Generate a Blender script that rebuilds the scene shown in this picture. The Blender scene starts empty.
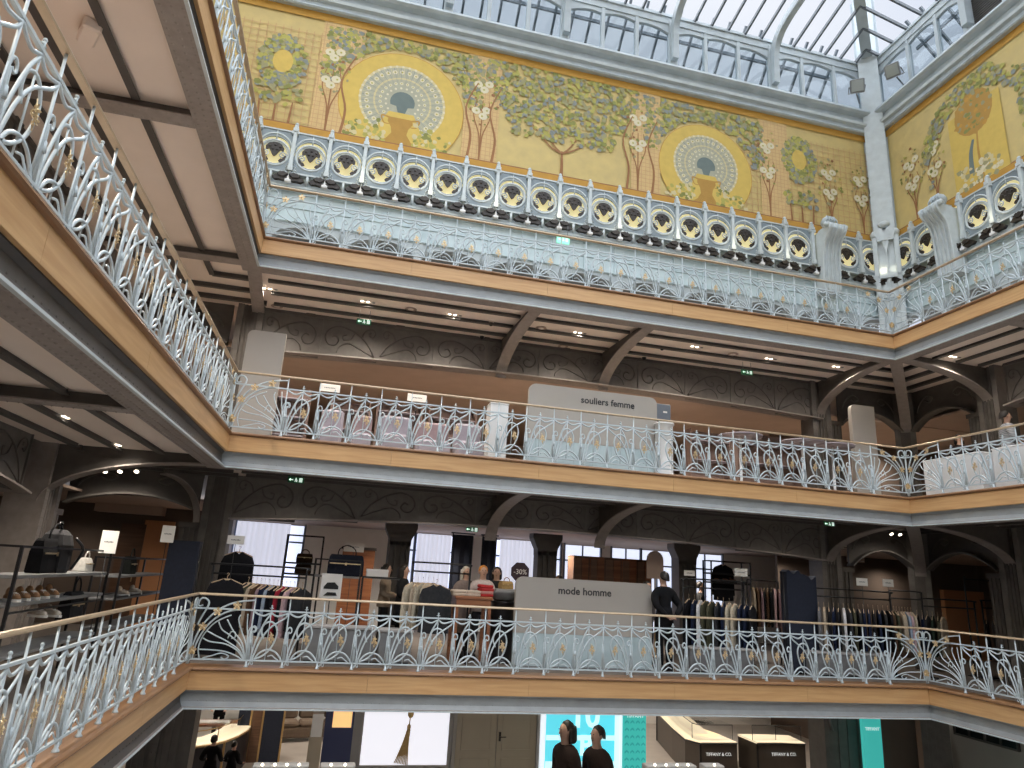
import bpy, math, random
from math import sin, cos, pi, radians, sqrt, atan2
from mathutils import Vector, Matrix
random.seed(7)
SC = bpy.context.scene
COL = SC.collection
R = random.random
def U(a, b): return a + (b - a) * R()

# ------------------------------------------------------------------ camera
F_PX = 679.46
CAM = Vector((2.1212, -12.4844, 1.7024))
YAW, PITCH, ROLL = .2245, .2724, .0594
FW = Vector((sin(YAW)*cos(PITCH), cos(YAW)*cos(PITCH), sin(PITCH)))
_r = Vector((cos(YAW), -sin(YAW), 0)); _u = _r.cross(FW)
RT = cos(ROLL)*_r + sin(ROLL)*_u
UP = -sin(ROLL)*_r + cos(ROLL)*_u
cd = bpy.data.cameras.new('camera'); co = bpy.data.objects.new('camera', cd); COL.objects.link(co)
cd.sensor_fit = 'HORIZONTAL'; cd.sensor_width = 36; cd.lens = F_PX/1024*36
cd.clip_start = .05; cd.clip_end = 300
m3 = Matrix((RT, UP, -FW)).transposed()
co.matrix_world = Matrix.Translation(CAM) @ m3.to_4x4()
SC.camera = co
def at(px, py, ax, v):
    """the point of the plane <ax>=v that the photograph shows at a pixel (used to measure the place)"""
    d = FW + RT*((px-512)/F_PX) - UP*((py-384)/F_PX)
    i = 'xyz'.index(ax); t = (v-CAM[i])/d[i]
    return CAM + d*t

# ------------------------------------------------------------------ mesh helper
class MB:
    def __init__(s): s.v=[]; s.f=[]; s.m=[]; s.s=[]
    def add(s, vs, fs, mi=0, sm=False, M=None):
        o=len(s.v)
        if M is not None: vs=[tuple(M@Vector(v)) for v in vs]
        s.v+= [tuple(v) for v in vs]
        for f in fs: s.f.append([o+i for i in f]); s.m.append(mi); s.s.append(sm)
        return s
    def box(s,x0,x1,y0,y1,z0,z1,mi=0,M=None):
        vs=[(x,y,z) for x in (x0,x1) for y in (y0,y1) for z in (z0,z1)]
        return s.add(vs,[(0,1,3,2),(4,6,7,5),(0,4,5,1),(2,3,7,6),(0,2,6,4),(1,5,7,3)],mi,False,M)
    def cbox(s,x0,x1,y0,y1,z0,z1,c=.01,mi=0,M=None):
        """box with chamfered vertical and top edges"""
        def ring(i,z): return [(x0+i+c,y0+i,z),(x1-i-c,y0+i,z),(x1-i,y0+i+c,z),(x1-i,y1-i-c,z),(x1-i-c,y1-i,z),(x0+i+c,y1-i,z),(x0+i,y1-i-c,z),(x0+i,y0+i+c,z)]
        rs=[ring(c,z0),ring(0,z0+c),ring(0,z1-c),ring(c,z1)]
        return s.loft(rs,mi,M=M)
    def loft(s,rings,mi=0,sm=False,cap=True,closed=True,M=None):
        n=len(rings[0]); vs=[p for r in rings for p in r]; fs=[]
        for k in range(len(rings)-1):
            for i in range(n if closed else n-1):
                j=(i+1)%n; fs.append((k*n+i,k*n+j,(k+1)*n+j,(k+1)*n+i))
        if cap and closed:
            fs.append(tuple(reversed(range(n)))); fs.append(tuple(range((len(rings)-1)*n,len(rings)*n)))
        return s.add(vs,fs,mi,sm,M)
    def tube(s,pts,r,n=5,mi=0,closed=False,sm=True,flat=1.0,M=None,ph=0.):
        P=[Vector(p) for p in pts]; m=len(P); rs=[r[min(int(i*(len(r)-1)/max(1,m-1)),len(r)-2)]+(r[min(int(i*(len(r)-1)/max(1,m-1)),len(r)-2)+1]-r[min(int(i*(len(r)-1)/max(1,m-1)),len(r)-2)])*(i*(len(r)-1)/max(1,m-1)-min(int(i*(len(r)-1)/max(1,m-1)),len(r)-2)) for i in range(m)] if isinstance(r,(list,tuple)) else [r]*m
        rings=[]; prev=None
        for i in range(m):
            if closed: t=(P[(i+1)%m]-P[i-1])
            else: t=P[min(i+1,m-1)]-P[max(i-1,0)]
            t.normalize()
            if prev is None:
                a=Vector((0,1,0)) if abs(t.y)<.9 else Vector((1,0,0))
                nv=(a-t*a.dot(t)).normalized()
            else:
                nv=prev-t*prev.dot(t)
                nv=nv.normalized() if nv.length>1e-6 else Vector((0,1,0))
            prev=nv; b=t.cross(nv)
            rings.append([tuple(P[i]+nv*(rs[i]*flat*cos(2*pi*k/n+ph))+b*(rs[i]*sin(2*pi*k/n+ph))) for k in range(n)])
        if closed: rings.append(rings[0]); return s.loft(rings,mi,sm,False,M=M)
        return s.loft(rings,mi,sm,True,M=M)
    def lathe(s,prof,n=12,c=(0,0,0),mi=0,sm=True,M=None):
        rings=[[(c[0]+r*cos(2*pi*k/n),c[1]+r*sin(2*pi*k/n),c[2]+z) for k in range(n)] for r,z in prof]
        return s.loft(rings,mi,sm,True,M=M)
    def ball(s,c,rx,ry=None,rz=None,nu=8,nv=6,mi=0,M=None):
        ry=ry or rx; rz=rz or rx
        rings=[]
        for j in range(nv+1):
            a=-pi/2+pi*j/nv; k=max(cos(a),.02)
            rings.append([(c[0]+rx*k*cos(2*pi*i/nu),c[1]+ry*k*sin(2*pi*i/nu),c[2]+rz*sin(a)) for i in range(nu)])
        return s.loft(rings,mi,True,True,M=M)
    def prism(s,poly,d0,d1,ax='y',mi=0,M=None,sm=False):
        """poly of 2-D points extruded along an axis: 'y' -> (x,z), 'x' -> (y,z), 'z' -> (x,y)"""
        def P(p,d): return {'y':(p[0],d,p[1]),'x':(d,p[0],p[1]),'z':(p[0],p[1],d)}[ax]
        return s.loft([[P(p,d0) for p in poly],[P(p,d1) for p in poly]],mi,sm,M=M)
    def poly(s,pts,mi=0): return s.add(pts,[tuple(range(len(pts)))],mi)
    def build(s,name,mats,parent=None):
        me=bpy.data.meshes.new(name); me.from_pydata(s.v,[],s.f)
        if not isinstance(mats,(list,tuple)): mats=[mats]
        for m in mats: me.materials.append(m)
        me.polygons.foreach_set('material_index',s.m); me.polygons.foreach_set('use_smooth',s.s); me.update()
        o=bpy.data.objects.new(name,me); COL.objects.link(o)
        if parent is not None: o.parent=parent
        return o
def sweep(path,prof,mb,mi=0):
    pass
def spline(pts,n=5):
    """Catmull-Rom through 2-D/3-D points"""
    P=[Vector(p) for p in pts]; out=[]
    for i in range(len(P)-1):
        a=P[max(i-1,0)];b=P[i];c=P[i+1];d=P[min(i+2,len(P)-1)]
        for k in range(n):
            t=k/n; out.append(.5*((2*b)+(c-a)*t+(2*a-5*b+4*c-d)*t*t+(3*b-a-3*c+d)*t**3))
    out.append(P[-1]); return out
def empty(name,loc=(0,0,0),rz=0.):
    o=bpy.data.objects.new(name,None); COL.objects.link(o); o.location=loc; o.rotation_euler=(0,0,rz); o.empty_display_size=.1; return o
def tag(o,label,cat,group=None):
    o['label']=label; o['category']=cat
    if group: o['group']=group
    return o
def struct(o): o['kind']='structure'; return o
def copy_tree(o,parent=None):
    c=o.copy(); COL.objects.link(c)
    if parent is not None: c.parent=parent
    for ch in list(o.children): copy_tree(ch,c)
    return c

# ------------------------------------------------------------------ materials
def mat(name,col,rough=.5,metal=0.,var=0.,scale=8.,bump=0.,col2=None,stretch=None,spec=None,bscale=None):
    m=bpy.data.materials.new(name); m.use_nodes=True; nt=m.node_tree; b=nt.nodes['Principled BSDF']
    b.inputs['Roughness'].default_value=rough; b.inputs['Metallic'].default_value=metal
    if spec is not None: b.inputs['Specular IOR Level'].default_value=spec
    c=(*col,1)
    tc=nt.nodes.new('ShaderNodeTexCoord'); mp=nt.nodes.new('ShaderNodeMapping'); nt.links.new(tc.outputs['Object'],mp.inputs[0])
    if stretch: mp.inputs['Scale'].default_value=stretch
    nz=nt.nodes.new('ShaderNodeTexNoise'); nz.inputs['Scale'].default_value=scale; nz.inputs['Detail'].default_value=4
    nt.links.new(mp.outputs[0],nz.inputs['Vector'])
    mx=nt.nodes.new('ShaderNodeMix'); mx.data_type='RGBA'
    d=col2 or tuple(max(0,k*(1-var)) for k in col)
    mx.inputs['A'].default_value=c; mx.inputs['B'].default_value=(*d,1)
    cr=nt.nodes.new('ShaderNodeMapRange'); cr.inputs[1].default_value=.3; cr.inputs[2].default_value=.7
    nt.links.new(nz.outputs['Fac'],cr.inputs[0]); nt.links.new(cr.outputs[0],mx.inputs['Factor'])
    nt.links.new(mx.outputs['Result'],b.inputs['Base Color'])
    if bump:
        bp=nt.nodes.new('ShaderNodeBump'); bp.inputs['Strength'].default_value=bump; bp.inputs['Distance'].default_value=.02
        nt.links.new(nz.outputs['Fac'],bp.inputs['Height']); nt.links.new(bp.outputs[0],b.inputs['Normal'])
    return m
def emit(name,col,st):
    m=bpy.data.materials.new(name); m.use_nodes=True; nt=m.node_tree; b=nt.nodes['Principled BSDF']
    b.inputs['Base Color'].default_value=(*col,1); b.inputs['Emission Color'].default_value=(*col,1); b.inputs['Emission Strength'].default_value=st
    b.inputs['Roughness'].default_value=.5
    return m
def wood(name,a,b_,rings=2.,axis='x'):
    m=bpy.data.materials.new(name); m.use_nodes=True; nt=m.node_tree; b=nt.nodes['Principled BSDF']; b.inputs['Roughness'].default_value=.42
    tc=nt.nodes.new('ShaderNodeTexCoord'); mp=nt.nodes.new('ShaderNodeMapping'); nt.links.new(tc.outputs['Object'],mp.inputs[0])
    mp.inputs['Scale'].default_value={'x':(.35,6,6),'y':(6,.35,6),'z':(6,6,.35)}[axis]
    w=nt.nodes.new('ShaderNodeTexNoise'); w.inputs['Scale'].default_value=3.; w.inputs['Detail'].default_value=6; w.inputs['Distortion'].default_value=.6
    nt.links.new(mp.outputs[0],w.inputs['Vector'])
    r=nt.nodes.new('ShaderNodeValToRGB'); r.color_ramp.elements[0].color=(*a,1); r.color_ramp.elements[1].color=(*b_,1)
    r.color_ramp.elements[0].position=.35; r.color_ramp.elements[1].position=.68
    nt.links.new(w.outputs['Fac'],r.inputs[0]); nt.links.new(r.outputs[0],b.inputs['Base Color'])
    return m
def glassy(name,col=(1,1,1),gl=.12,rough=.02):
    m=bpy.data.materials.new(name); m.use_nodes=True; nt=m.node_tree; nt.nodes.clear()
    o=nt.nodes.new('ShaderNodeOutputMaterial'); t=nt.nodes.new('ShaderNodeBsdfTransparent'); g=nt.nodes.new('ShaderNodeBsdfGlossy'); x=nt.nodes.new('ShaderNodeMixShader')
    t.inputs[0].default_value=(*col,1); g.inputs['Roughness'].default_value=rough
    f=nt.nodes.new('ShaderNodeLayerWeight'); f.inputs[0].default_value=gl
    nt.links.new(f.outputs['Fresnel'],x.inputs[0]); nt.links.new(t.outputs[0],x.inputs[1]); nt.links.new(g.outputs[0],x.inputs[2]); nt.links.new(x.outputs[0],o.inputs[0])
    return m
M={}
M['rail']=mat('pale_blue_grey_iron_paint',(.50,.575,.615),.38,0,.10,14)
M['pale']=mat('pale_blue_grey_paint',(.44,.50,.53),.5,0,.18,3)
M['slate']=mat('slate_blue_plate_paint',(.23,.285,.32),.45,0,.2,4)
M['palelight']=mat('light_blue_grey_paint',(.55,.61,.63),.42,0,.15,5)
M['beam']=mat('grey_edge_beam_paint',(.29,.31,.32),.45,0,.15,5)
M['steel']=mat('grey_beam_paint',(.2,.205,.21),.45,0,.2,5)
M['flange']=mat('taupe_riveted_iron',(.30,.265,.245),.5,0,.2,9)
M['iron']=mat('dark_taupe_iron',(.112,.10,.09),.55,0,.25,6)
M['iron2']=mat('dark_taupe_iron_panel',(.165,.15,.138),.55,0,.25,6)
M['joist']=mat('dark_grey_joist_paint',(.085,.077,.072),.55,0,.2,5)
M['ceil']=mat('beige_ceiling_plaster',(.82,.72,.64),.8,0,.05,2)
M['oak']=wood('oak_board',(.50,.285,.125),(.60,.37,.175))
M['oaky']=wood('oak_board_lengthwise',(.50,.285,.125),(.60,.37,.175),axis='y')
M['nose']=wood('oak_nosing',(.22,.11,.05),(.28,.15,.07)); M['nosey']=wood('oak_nosing_lengthwise',(.22,.11,.05),(.28,.15,.07),axis='y')
M['handrail']=mat('tan_brass_handrail',(.50,.38,.25),.35,.25,.15,10)
M['gilt']=mat('gilded_metal',(.78,.60,.36),.3,.75,.35,60)
M['floorwood']=wood('pale_wood_floor',(.36,.29,.23),(.42,.35,.28))
M['carpet']=mat('dark_taupe_carpet',(.15,.125,.105),.95,0,.15,6)
M['stone']=mat('pale_stone_floor',(.50,.46,.42),.35,0,.15,2)
M['taupewall']=mat('taupe_wall',(.13,.095,.075),.8,0,.1,2)
M['warmwall']=mat('warm_beige_wall',(.50,.38,.31),.8,0,.1,2)
M['greywall']=mat('grey_back_wall',(.33,.32,.31),.8,0,.1,2)
M['white']=mat('white_lacquer',(.74,.74,.74),.35,0,.04,3)
M['offwhite']=mat('off_white_card',(.84,.83,.80),.6,0,.04,6)
M['black']=mat('black_metal',(.012,.012,.014),.4,.2,.2,20)
M['navy']=mat('navy_cloth',(.012,.017,.035),.85,0,.3,20)
M['darkcloth']=mat('black_cloth',(.014,.014,.017),.9,0,.3,25)
M['signgrey']=mat('greige_sign_board',(.40,.37,.335),.5,0,.04,2)
M['ink']=mat('dark_lettering',(.03,.03,.035),.6)
M['bulb']=emit('lit_lamp_lens',(1,.86,.66),6.)
M['exit']=mat('green_exit_sign',(.02,.16,.07),.4); M['exitw']=emit('exit_sign_white',(.75,1,.85),.6)
M['skin']=mat('skin',(.55,.34,.25),.55,0,.1,10); M['hair']=mat('dark_hair',(.018,.013,.01),.5,0,.3,40)

M['redwood']=wood('red_brown_wood',(.20,.07,.03),(.30,.12,.05))
M['brownwood']=wood('dark_brown_wood',(.10,.05,.028),(.15,.08,.045)); M['cabdoor']=wood('mid_brown_wood',(.17,.09,.055),(.22,.12,.07))
M['darkplate']=mat('dark_aubergine_plate',(.04,.02,.03),.4)
M['orangeglow']=mat('orange_light_in_wall_paint',(.55,.26,.12),.7,0,.1,2)  # warm orange light on brown walls, put into the colour

def curtain_mat_(name,c,st):
    m=bpy.data.materials.new(name); m.use_nodes=True; nt=m.node_tree; nt.nodes.clear(); o=nt.nodes.new('ShaderNodeOutputMaterial'); t=nt.nodes.new('ShaderNodeBsdfTranslucent'); d=nt.nodes.new('ShaderNodeBsdfDiffuse'); x=nt.nodes.new('ShaderNodeMixShader')
    for n in(t,d): n.inputs[0].default_value=(*c,1)
    x.inputs[0].default_value=.3; nt.links.new(t.outputs[0],x.inputs[1]); nt.links.new(d.outputs[0],x.inputs[2]); nt.links.new(x.outputs[0],o.inputs[0]); return m
# ------------------------------------------------------------------ the building
W=14.0; D=2.75; Z=[0.,3.8135,7.5883]; ZG=-4.1
LEN=13.0                                  # length of side galleries built
FR={'far':((0,0,0),0.),'left':((0,0,0),pi/2),'right':((W,0,0),-pi/2)}
XR={'far':(0,W),'left':(-LEN,0),'right':(0,5.5)}
def FM(side,z=0): 
    l,r=FR[side]; return Matrix.Translation((l[0],l[1],z))@Matrix.Rotation(r,4,'Z')
def rivets(mb,pts,r=.014,mi=0,ax='z-'):
    for p in pts:
        x,y,z=p; 
        if ax=='z-': ring=[(x+r*cos(a),y+r*sin(a),z) for a in (0,pi/3,2*pi/3,pi,4*pi/3,5*pi/3)]; top=(x,y,z-r*.7)
        elif ax=='y-': ring=[(x+r*cos(a),y,z+r*sin(a)) for a in (0,pi/3,2*pi/3,pi,4*pi/3,5*pi/3)]; top=(x,y-r*.7,z)
        mb.add(ring+[top],[(i,(i+1)%6,6) for i in range(6)],mi,True)
def frange(a,b,s):
    n=max(1,int(round((b-a)/s))); return [a+(b-a)*(i+.5)/n for i in range(n)]
names={'far':'far','left':'left','right':'right'}
lev=['lower','middle','upper']
for L in range(3):
    for side in ('far','left','right'):
        z=Z[L]; x0,x1=XR[side]; T=FM(side,z)
        # oak fascia: nosing and boards
        root=empty('oak_fascia',T.translation,FR[side][1])
        tag(root,f'oak board fascia edging the {names[side]} side of the {lev[L]} gallery','fascia','oak fascias round the light well')
        e0=x0-(.03 if side=='right' or side=='far' else 0); e1=x1+(.03 if side!='right' else 0)
        prof=[(.0,-.0),(-.035,-.012),(-.045,-.035),(-.03,-.055),(.0,-.065),(.35,-.065),(.35,0)]
        # mitred at the inner corners (the well side is the short side of the mitre)
        def mit(y,which):   # inset with depth so that neighbouring runs meet on the diagonal
            return y
        def run(prof,xa,xb,ma,mb_,mi=0):
            A=[(xa-(p[0] if ma else 0),p[0],p[1]) for p in prof]; B=[(xb+(p[0] if mb_ else 0),p[0],p[1]) for p in prof]
            return A,B
        ma = side in('far','right'); mbb = side in('far','left')
        mb=MB(); A,B=run(prof,x0,x1,ma,mbb); mb.loft([A,B]); mb.build('nosing',M['nose'],root)
        n=max(1,round((x1-x0)/2.8)); 
        for k in range(n):
            a=x0+(x1-x0)*k/n; b=x0+(x1-x0)*(k+1)/n
            pr=[(.0,-.067),(.0,-.345),(.004,-.348),(.045,-.348),(.045,-.067)]
            A,B=run(pr,a+(.002 if k else 0),b-(.002 if k<n-1 else 0),ma and k==0,mbb and k==n-1)
            mb=MB(); mb.loft([A,B]); mb.build('board',M['oak'],root)
        # riveted edge beam under it
        bz=-.62
        root=empty('edge_beam',T.translation,FR[side][1])
        tag(root,f'grey riveted edge beam below the oak, {names[side]} side of the {lev[L]} gallery','beam','iron edge beams')
        pr=[(.05,-.3),(.05,-.36),(.09,-.40),(.075,bz+.10),(.03,bz+.03),(.17,bz+.03),(.17,-.3)]
        A,B=run(pr,x0,x1,ma,mbb); mb=MB(); mb.loft([A,B])
        rivets(mb,[(x,.075,bz+.11) for x in frange(x0,x1,.13)],.013,0,'y-')
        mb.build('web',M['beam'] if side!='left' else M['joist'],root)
        pr=[(.0,bz+.03),(.0,bz),(.33,bz),(.33,bz+.03)]
        A,B=run(pr,x0,x1,ma,mbb); mb=MB(); mb.loft([A,B])
        for yy in (.06,.17,.28): rivets(mb,[(x,yy,bz) for x in frange(x0,x1,.11)],.02)
        mb.build('bottom_flange',M['flange'],root)
        pr=[(-.012,bz+.018),(-.012,bz-.006),(.03,bz-.006),(.03,bz+.018)]
        A,B=run(pr,x0,x1,ma,mbb); mb=MB(); mb.loft([A,B]); mb.build('edge_lip',M['palelight'],root)
        pr=[(.29,-.33),(.29,bz+.03),(.32,bz+.03),(.32,-.33)]
        A,B=run(pr,x0,x1,ma,mbb); mb=MB(); mb.loft([A,B]); mb.build('back_web',M['joist'],root)
# floors and ceilings of the galleries
def zb(L): return Z[L]
for L in range(3):
    mb=MB(); z=Z[L]
    t=.31
    mb.box(-9.5,23.5,.05,12,z-t,z-.004); mb.box(-9.5,-.05,-21,.05,z-t,z-.004); mb.box(W+.05,23.5,-21,.05,z-t,z-.004)
    o=struct(mb.build('floor',M['carpet' if L==0 else 'floorwood']))
    mb=MB(); zc=z-.44
    mb.box(-2.9,17.,.1,2.9,zc-.01,zc+.012); mb.box(-2.9,-.1,-LEN-8,.1,zc-.01,zc+.012); mb.box(W+.1,17,-21,.1,zc-.01,zc+.012)
    o=struct(mb.build('ceiling',M['ceil']))
    # joists
    jd=(1.0,1.66,2.3)
    def joist(x0,x1,y,side):
        mb=MB(); T=FM(side,z)
        mb.box(x0,x1,y-.02,y+.02,-.43,-.50); mb.box(x0,x1,y-.05,y+.05,-.50,-.515)
        j=mb.build('joist',M['joist'],o); j.matrix_world=T
    for y in jd:
        for a,b in ((.05,5.3),(5.5,7.85),(8.05,13.95)): joist(a,b,y,'far')
        for a,b in ((-12.6,-8.4),(-8.2,-4.35),(-4.15,-.05)): joist(a,b,y,'left')
        for a,b in ((.05,2.55),(2.75,5.4)): joist(a,b,y,'right')
        for sgn,cx in ((1,W),(-1,0.)):       # in the two corner bays, running on round the corner
            mb=MB(); xa,xb=(cx+.1,cx+y) if sgn>0 else (cx-y,cx-.1)
            mb.box(xa,xb,y-.02,y+.02,z-.43,z-.53); mb.box(xa,xb,y-.05,y+.05,z-.53,z-.545)
            mb.box(cx+sgn*y-.02,cx+sgn*y+.02,.1,y,z-.43,z-.53); mb.box(cx+sgn*y-.05,cx+sgn*y+.05,.1,y,z-.53,z-.545)
            mb.build('joist',M['joist'],o)
# transverse beams and curved brackets
def beam_bracket(name,label,cat,group,p0,p1,z,drop,beam=True,w=.13,top=-.62):
    """p0 at the well edge, p1 at the column; z floor level above"""
    root=empty(name,(p0[0],p0[1],z),atan2(p1[1]-p0[1],p1[0]-p0[0])); tag(root,label,cat,group)
    L=sqrt((p1[0]-p0[0])**2+(p1[1]-p0[1])**2)
    if beam:
        mb=MB(); mb.box(0,L,-.03,.03,-.43,top+.02); mb.build('web',M['iron'],root)
        if not drop:
            mb=MB(); mb.box(.24,L,-w,w,top+.012,top+.03)
            for yy in(-.09,.09): rivets(mb,[(x,yy,top+.012) for x in frange(.26,L,.11)],.02)
            mb.build('flange',M['flange'],root)
    if drop:
        n=16; arc=[]
        for i in range(n+1):
            a=pi/2*i/n; arc.append((L*sin(a)**1.0*1.0, top-drop*(1-cos(a))))
        mb=MB()
        rings=[[(x,-w,zz),(x,w,zz),(x,w,zz+.025),(x,-w,zz+.025)] for x,zz in arc]
        mb.loft(rings)
        for i in range(len(arc)-1):
            for k in (.25,.75):
                x=arc[i][0]+(arc[i+1][0]-arc[i][0])*k; zz=arc[i][1]+(arc[i+1][1]-arc[i][1])*k
                rivets(mb,[(x,-.09,zz-.001),(x,.09,zz-.001)],.014)
        mb.build('curved_flange',M['flange'],root)
        mb=MB(); pl=[(x,zz+.02) for x,zz in arc]+[(L,-.325),(0,-.325)]
        mb.prism(pl,-.02,.02); mb.build('web_plate',M['iron'],root)
    return root
for L in (1,2):
    z=Z[L]
    wd='middle gallery' if L==1 else 'upper gallery'
    for xa,xb,nm in ((5.45,5.3,'left'),(8.0,7.88,'right')):
        beam_bracket('curved_bracket',f'curved riveted iron bracket under the {wd}, {nm} of the two on the far side','bracket','curved brackets of the far side',(xa,.1),(xb,2.7),z,.80)
    beam_bracket('corner_bracket',f'arched bracket under the {wd} running from far right corner to far column','bracket',None,(W,.1),(W+.02,2.7),z,.80)
    beam_bracket('corner_bracket',f'arched bracket under the {wd} running from far right corner to right column','bracket',None,(W+.1,0),(W+2.7,.12),z,.80)
    beam_bracket('diagonal_beam',f'diagonal iron beam under the {wd} at the far right corner','beam',None,(W+.1,.1),(W+2.65,2.65),z,.95)
    if L==1:
        beam_bracket('corner_bracket',f'arched iron bracket under the {wd} above the far left column','bracket',None,(-1.45,2.1),(-.80,2.62),z,.85)
        beam_bracket('corner_bracket',f'long arched iron bracket under the {wd} crossing the far left corner bay','bracket',None,(-.1,0),(-2.75,.25),z,.80)
    else:
        beam_bracket('cross_beam',f'riveted cross beam under the {wd} at the far left corner','beam',None,(-.1,0),(-2.75,.1),z,0)
        beam_bracket('diagonal_beam',f'riveted cross beam under the {wd} from the far left corner to the back column','beam',None,(-.1,.1),(-.3,2.7),z,0)
    for k,yy in enumerate((-4.25,-8.3)):
        beam_bracket('cross_beam',f'riveted cross beam under the {wd} in the left hand ceiling, {"nearer the corner" if k==0 else "nearer the front"}','beam','cross beams of the left ceiling',(-.1,yy),(-2.75,yy),z,0)
    beam_bracket('cross_beam',f'riveted cross beam under the {wd} in the right hand ceiling','beam',None,(W+.1,-2.65),(W+2.75,-2.65),z,0)

# decorated girders between the columns
def panel_mesh(w,h):
    """one cast panel: plate, border and whiplash scroll in relief"""
    mb=MB(); mb.box(0,w,0,.03,0,h)
    mb.box(.0,.02,-.03,0,0,h); mb.box(w-.02,w,-.03,0,0,h)
    def S(pts,r=.018): mb.tube([(p[0]*w,-.008,p[1]*h) for p in spline(pts,4)],r,4,1,flat=.8)
    S([(.05,.12),(.18,.45),(.42,.74),(.68,.86),(.86,.76),(.92,.55),(.86,.36),(.75,.34),(.69,.46),(.74,.58),(.81,.55)])
    S([(.05,.12),(.3,.3),(.52,.42),(.66,.3),(.7,.14)],.014)
    S([(.3,.62),(.25,.8),(.13,.88),(.07,.78),(.11,.66),(.17,.7)],.014)
    S([(.42,.74),(.48,.55),(.6,.5),(.62,.62),(.56,.64)],.012)
    mb.ball((.16*w,0,.77*h),.03,.02,.03,6,4,1)
    return mb
def girder(label,side,L,x0,x1,y,ztop,zend,rise,npan,nrails=True,group='decorated girders over the shop floor'):
    root=empty('decorated_girder',FM(side,0).translation,FR[side][1]); tag(root,label,'girder',group)
    mid=(x0+x1)/2; half=(x1-x0)/2
    zbt=lambda x: zend+rise*(1-((x-mid)/half)**2)
    n=24; xs=[x0+(x1-x0)*i/n for i in range(n+1)]
    mb=MB(); rings=[[(x,y-.19,zbt(x)),(x,y+.22,zbt(x)),(x,y+.22,zbt(x)+.03),(x,y-.19,zbt(x)+.03)] for x in xs]; mb.loft(rings)
    for yy in(y-.14,y-.07): rivets(mb,[(x,yy,zbt(x)) for x in frange(x0,x1,.12)],.014)
    mb.build('bottom_flange',M['flange'],root)
    mb=MB(); mb.box(x0,x1,y-.05,y+.04,ztop-.03,ztop+.02); mb.box(x0,x1,y-.025,y+.03,ztop+.02,Z[L]-.33)
    for x in frange(x0,x1,2.0): mb.box(x-.1,x+.1,y-.06,y,ztop+.02,Z[L]-.38); 
    mb.build('top_rail',M['iron'],root)
    pw=(x1-x0)/npan; first=None
    for k in range(npan):
        xa=x0+k*pw; zl=min(zbt(xa),zbt(xa+pw))+.03; h=ztop-.03-zl
        me=panel_mesh(pw,h); o=me.build('relief_panel',[M['iron2'],M['iron']],root); o.location=(xa,y,zl)
        if (k%2)==1: o.scale=(-1,1,1); o.location=(xa+pw,y,zl)
    return root
girder('dark iron girder with scroll panels over the lower far gallery','far',1,-.2,W,D,Z[1]-.40,Z[1]-1.36,.24,11)
girder('dark iron girder with scroll panels over the middle far gallery','far',2,-.2,W,D,Z[2]-.50,Z[2]-1.50,.18,11)
girder('dark iron girder with scroll panels over the middle right hand gallery','right',2,.3,5.4,D,Z[2]-.50,Z[2]-1.50,.18,4)
girder('dark iron girder with scroll panels over the lower right hand gallery','right',1,.3,5.4,D,Z[1]-.40,Z[1]-1.36,.24,4)
girder('dark iron girder with scroll panels over the lower left hand gallery','left',1,-6,-.6,D,Z[1]-.40,Z[1]-1.36,.24,4)
girder('dark iron girder with scroll panels over the middle left hand gallery','left',2,-6,-.6,D,Z[2]-.50,Z[2]-1.50,.18,4)

# columns: two riveted flanges on a fluted core, standing on each floor
def column(label,x,y,z0,z1,rz=0.,w=.56,dep=.5,mt=None,side=0):
    root=empty('iron_column',(x,y,z0),rz); tag(root,label,'column')
    h=z1-z0; m=M['iron'] if mt is None else mt
    mb=MB(); mb.box(-w/2+.1,w/2-.1,-dep/2+.06,dep/2,0,h)
    for k in range(3): mb.box(-w/2+.15+k*(w-.3)/3,-w/2+.15+k*(w-.3)/3+.05,-dep/2+.035,-dep/2+.06,.2,h)
    mb.build('core',m,root)
    for s in(-1,1):
        mb=MB(); a,b=sorted((s*w/2,s*(w/2-.13))); mb.box(a,b,-dep/2,dep/2,0,h)
        for xx in(a+.03,b-.03): rivets(mb,[(xx,-dep/2,zz) for zz in frange(.1,h,.14)],.02,0,'y-')
        mb.build('flange_plate',M['iron2'] if mt is None else m,root)
    mb=MB(); mb.cbox(-w/2-.05,w/2+.05,-dep/2-.05,dep/2+.05,0,.18,.02); mb.build('base',m,root)
    if side:      # the half pilaster that carries the corner arch
        mb=MB(); a,b=sorted((side*w/2,side*(w/2+.38))); mb.box(a,b,-dep/2+.1,dep/2,0,h-1.15)
        for k in range(3): mb.box(a+.05+k*.1,a+.09+k*.1,-dep/2+.07,-dep/2+.1,0,h-1.25)
        mb.box(a-.02,b+.03,-dep/2+.05,dep/2,h-1.25,h-1.15); mb.build('half_pilaster',m,root)
    return root
for L,nm in ((0,'lower'),(1,'middle')):
    zt=Z[L+1]-.32
    column(f'dark iron column on the {nm} far gallery at its left end',-.45,D+.15,Z[L],zt,0,.56,.5,None,-1)
    column(f'dark iron column on the {nm} far gallery at its right end',W+.02,D+.15,Z[L],zt,0,.56,.5,None,1)
    column(f'dark iron column in the far right corner of the {nm} gallery',W+2.8,D+.1,Z[L],zt,-pi/4,.5,.45)
    column(f'dark iron column on the {nm} right hand gallery near the corner',W+2.85,.1,Z[L],zt,-pi/2,.56,.5,None,-1)
    column(f'broad riveted iron column on the {nm} left hand gallery near the corner',-2.95,.45,Z[L],zt,pi/2,.62,.6,M['flange'],1)
    column(f'riveted iron column on the {nm} left hand gallery nearer the front',-2.95,-5.,Z[L],zt,pi/2,.62,.6,M['flange'])
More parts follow.
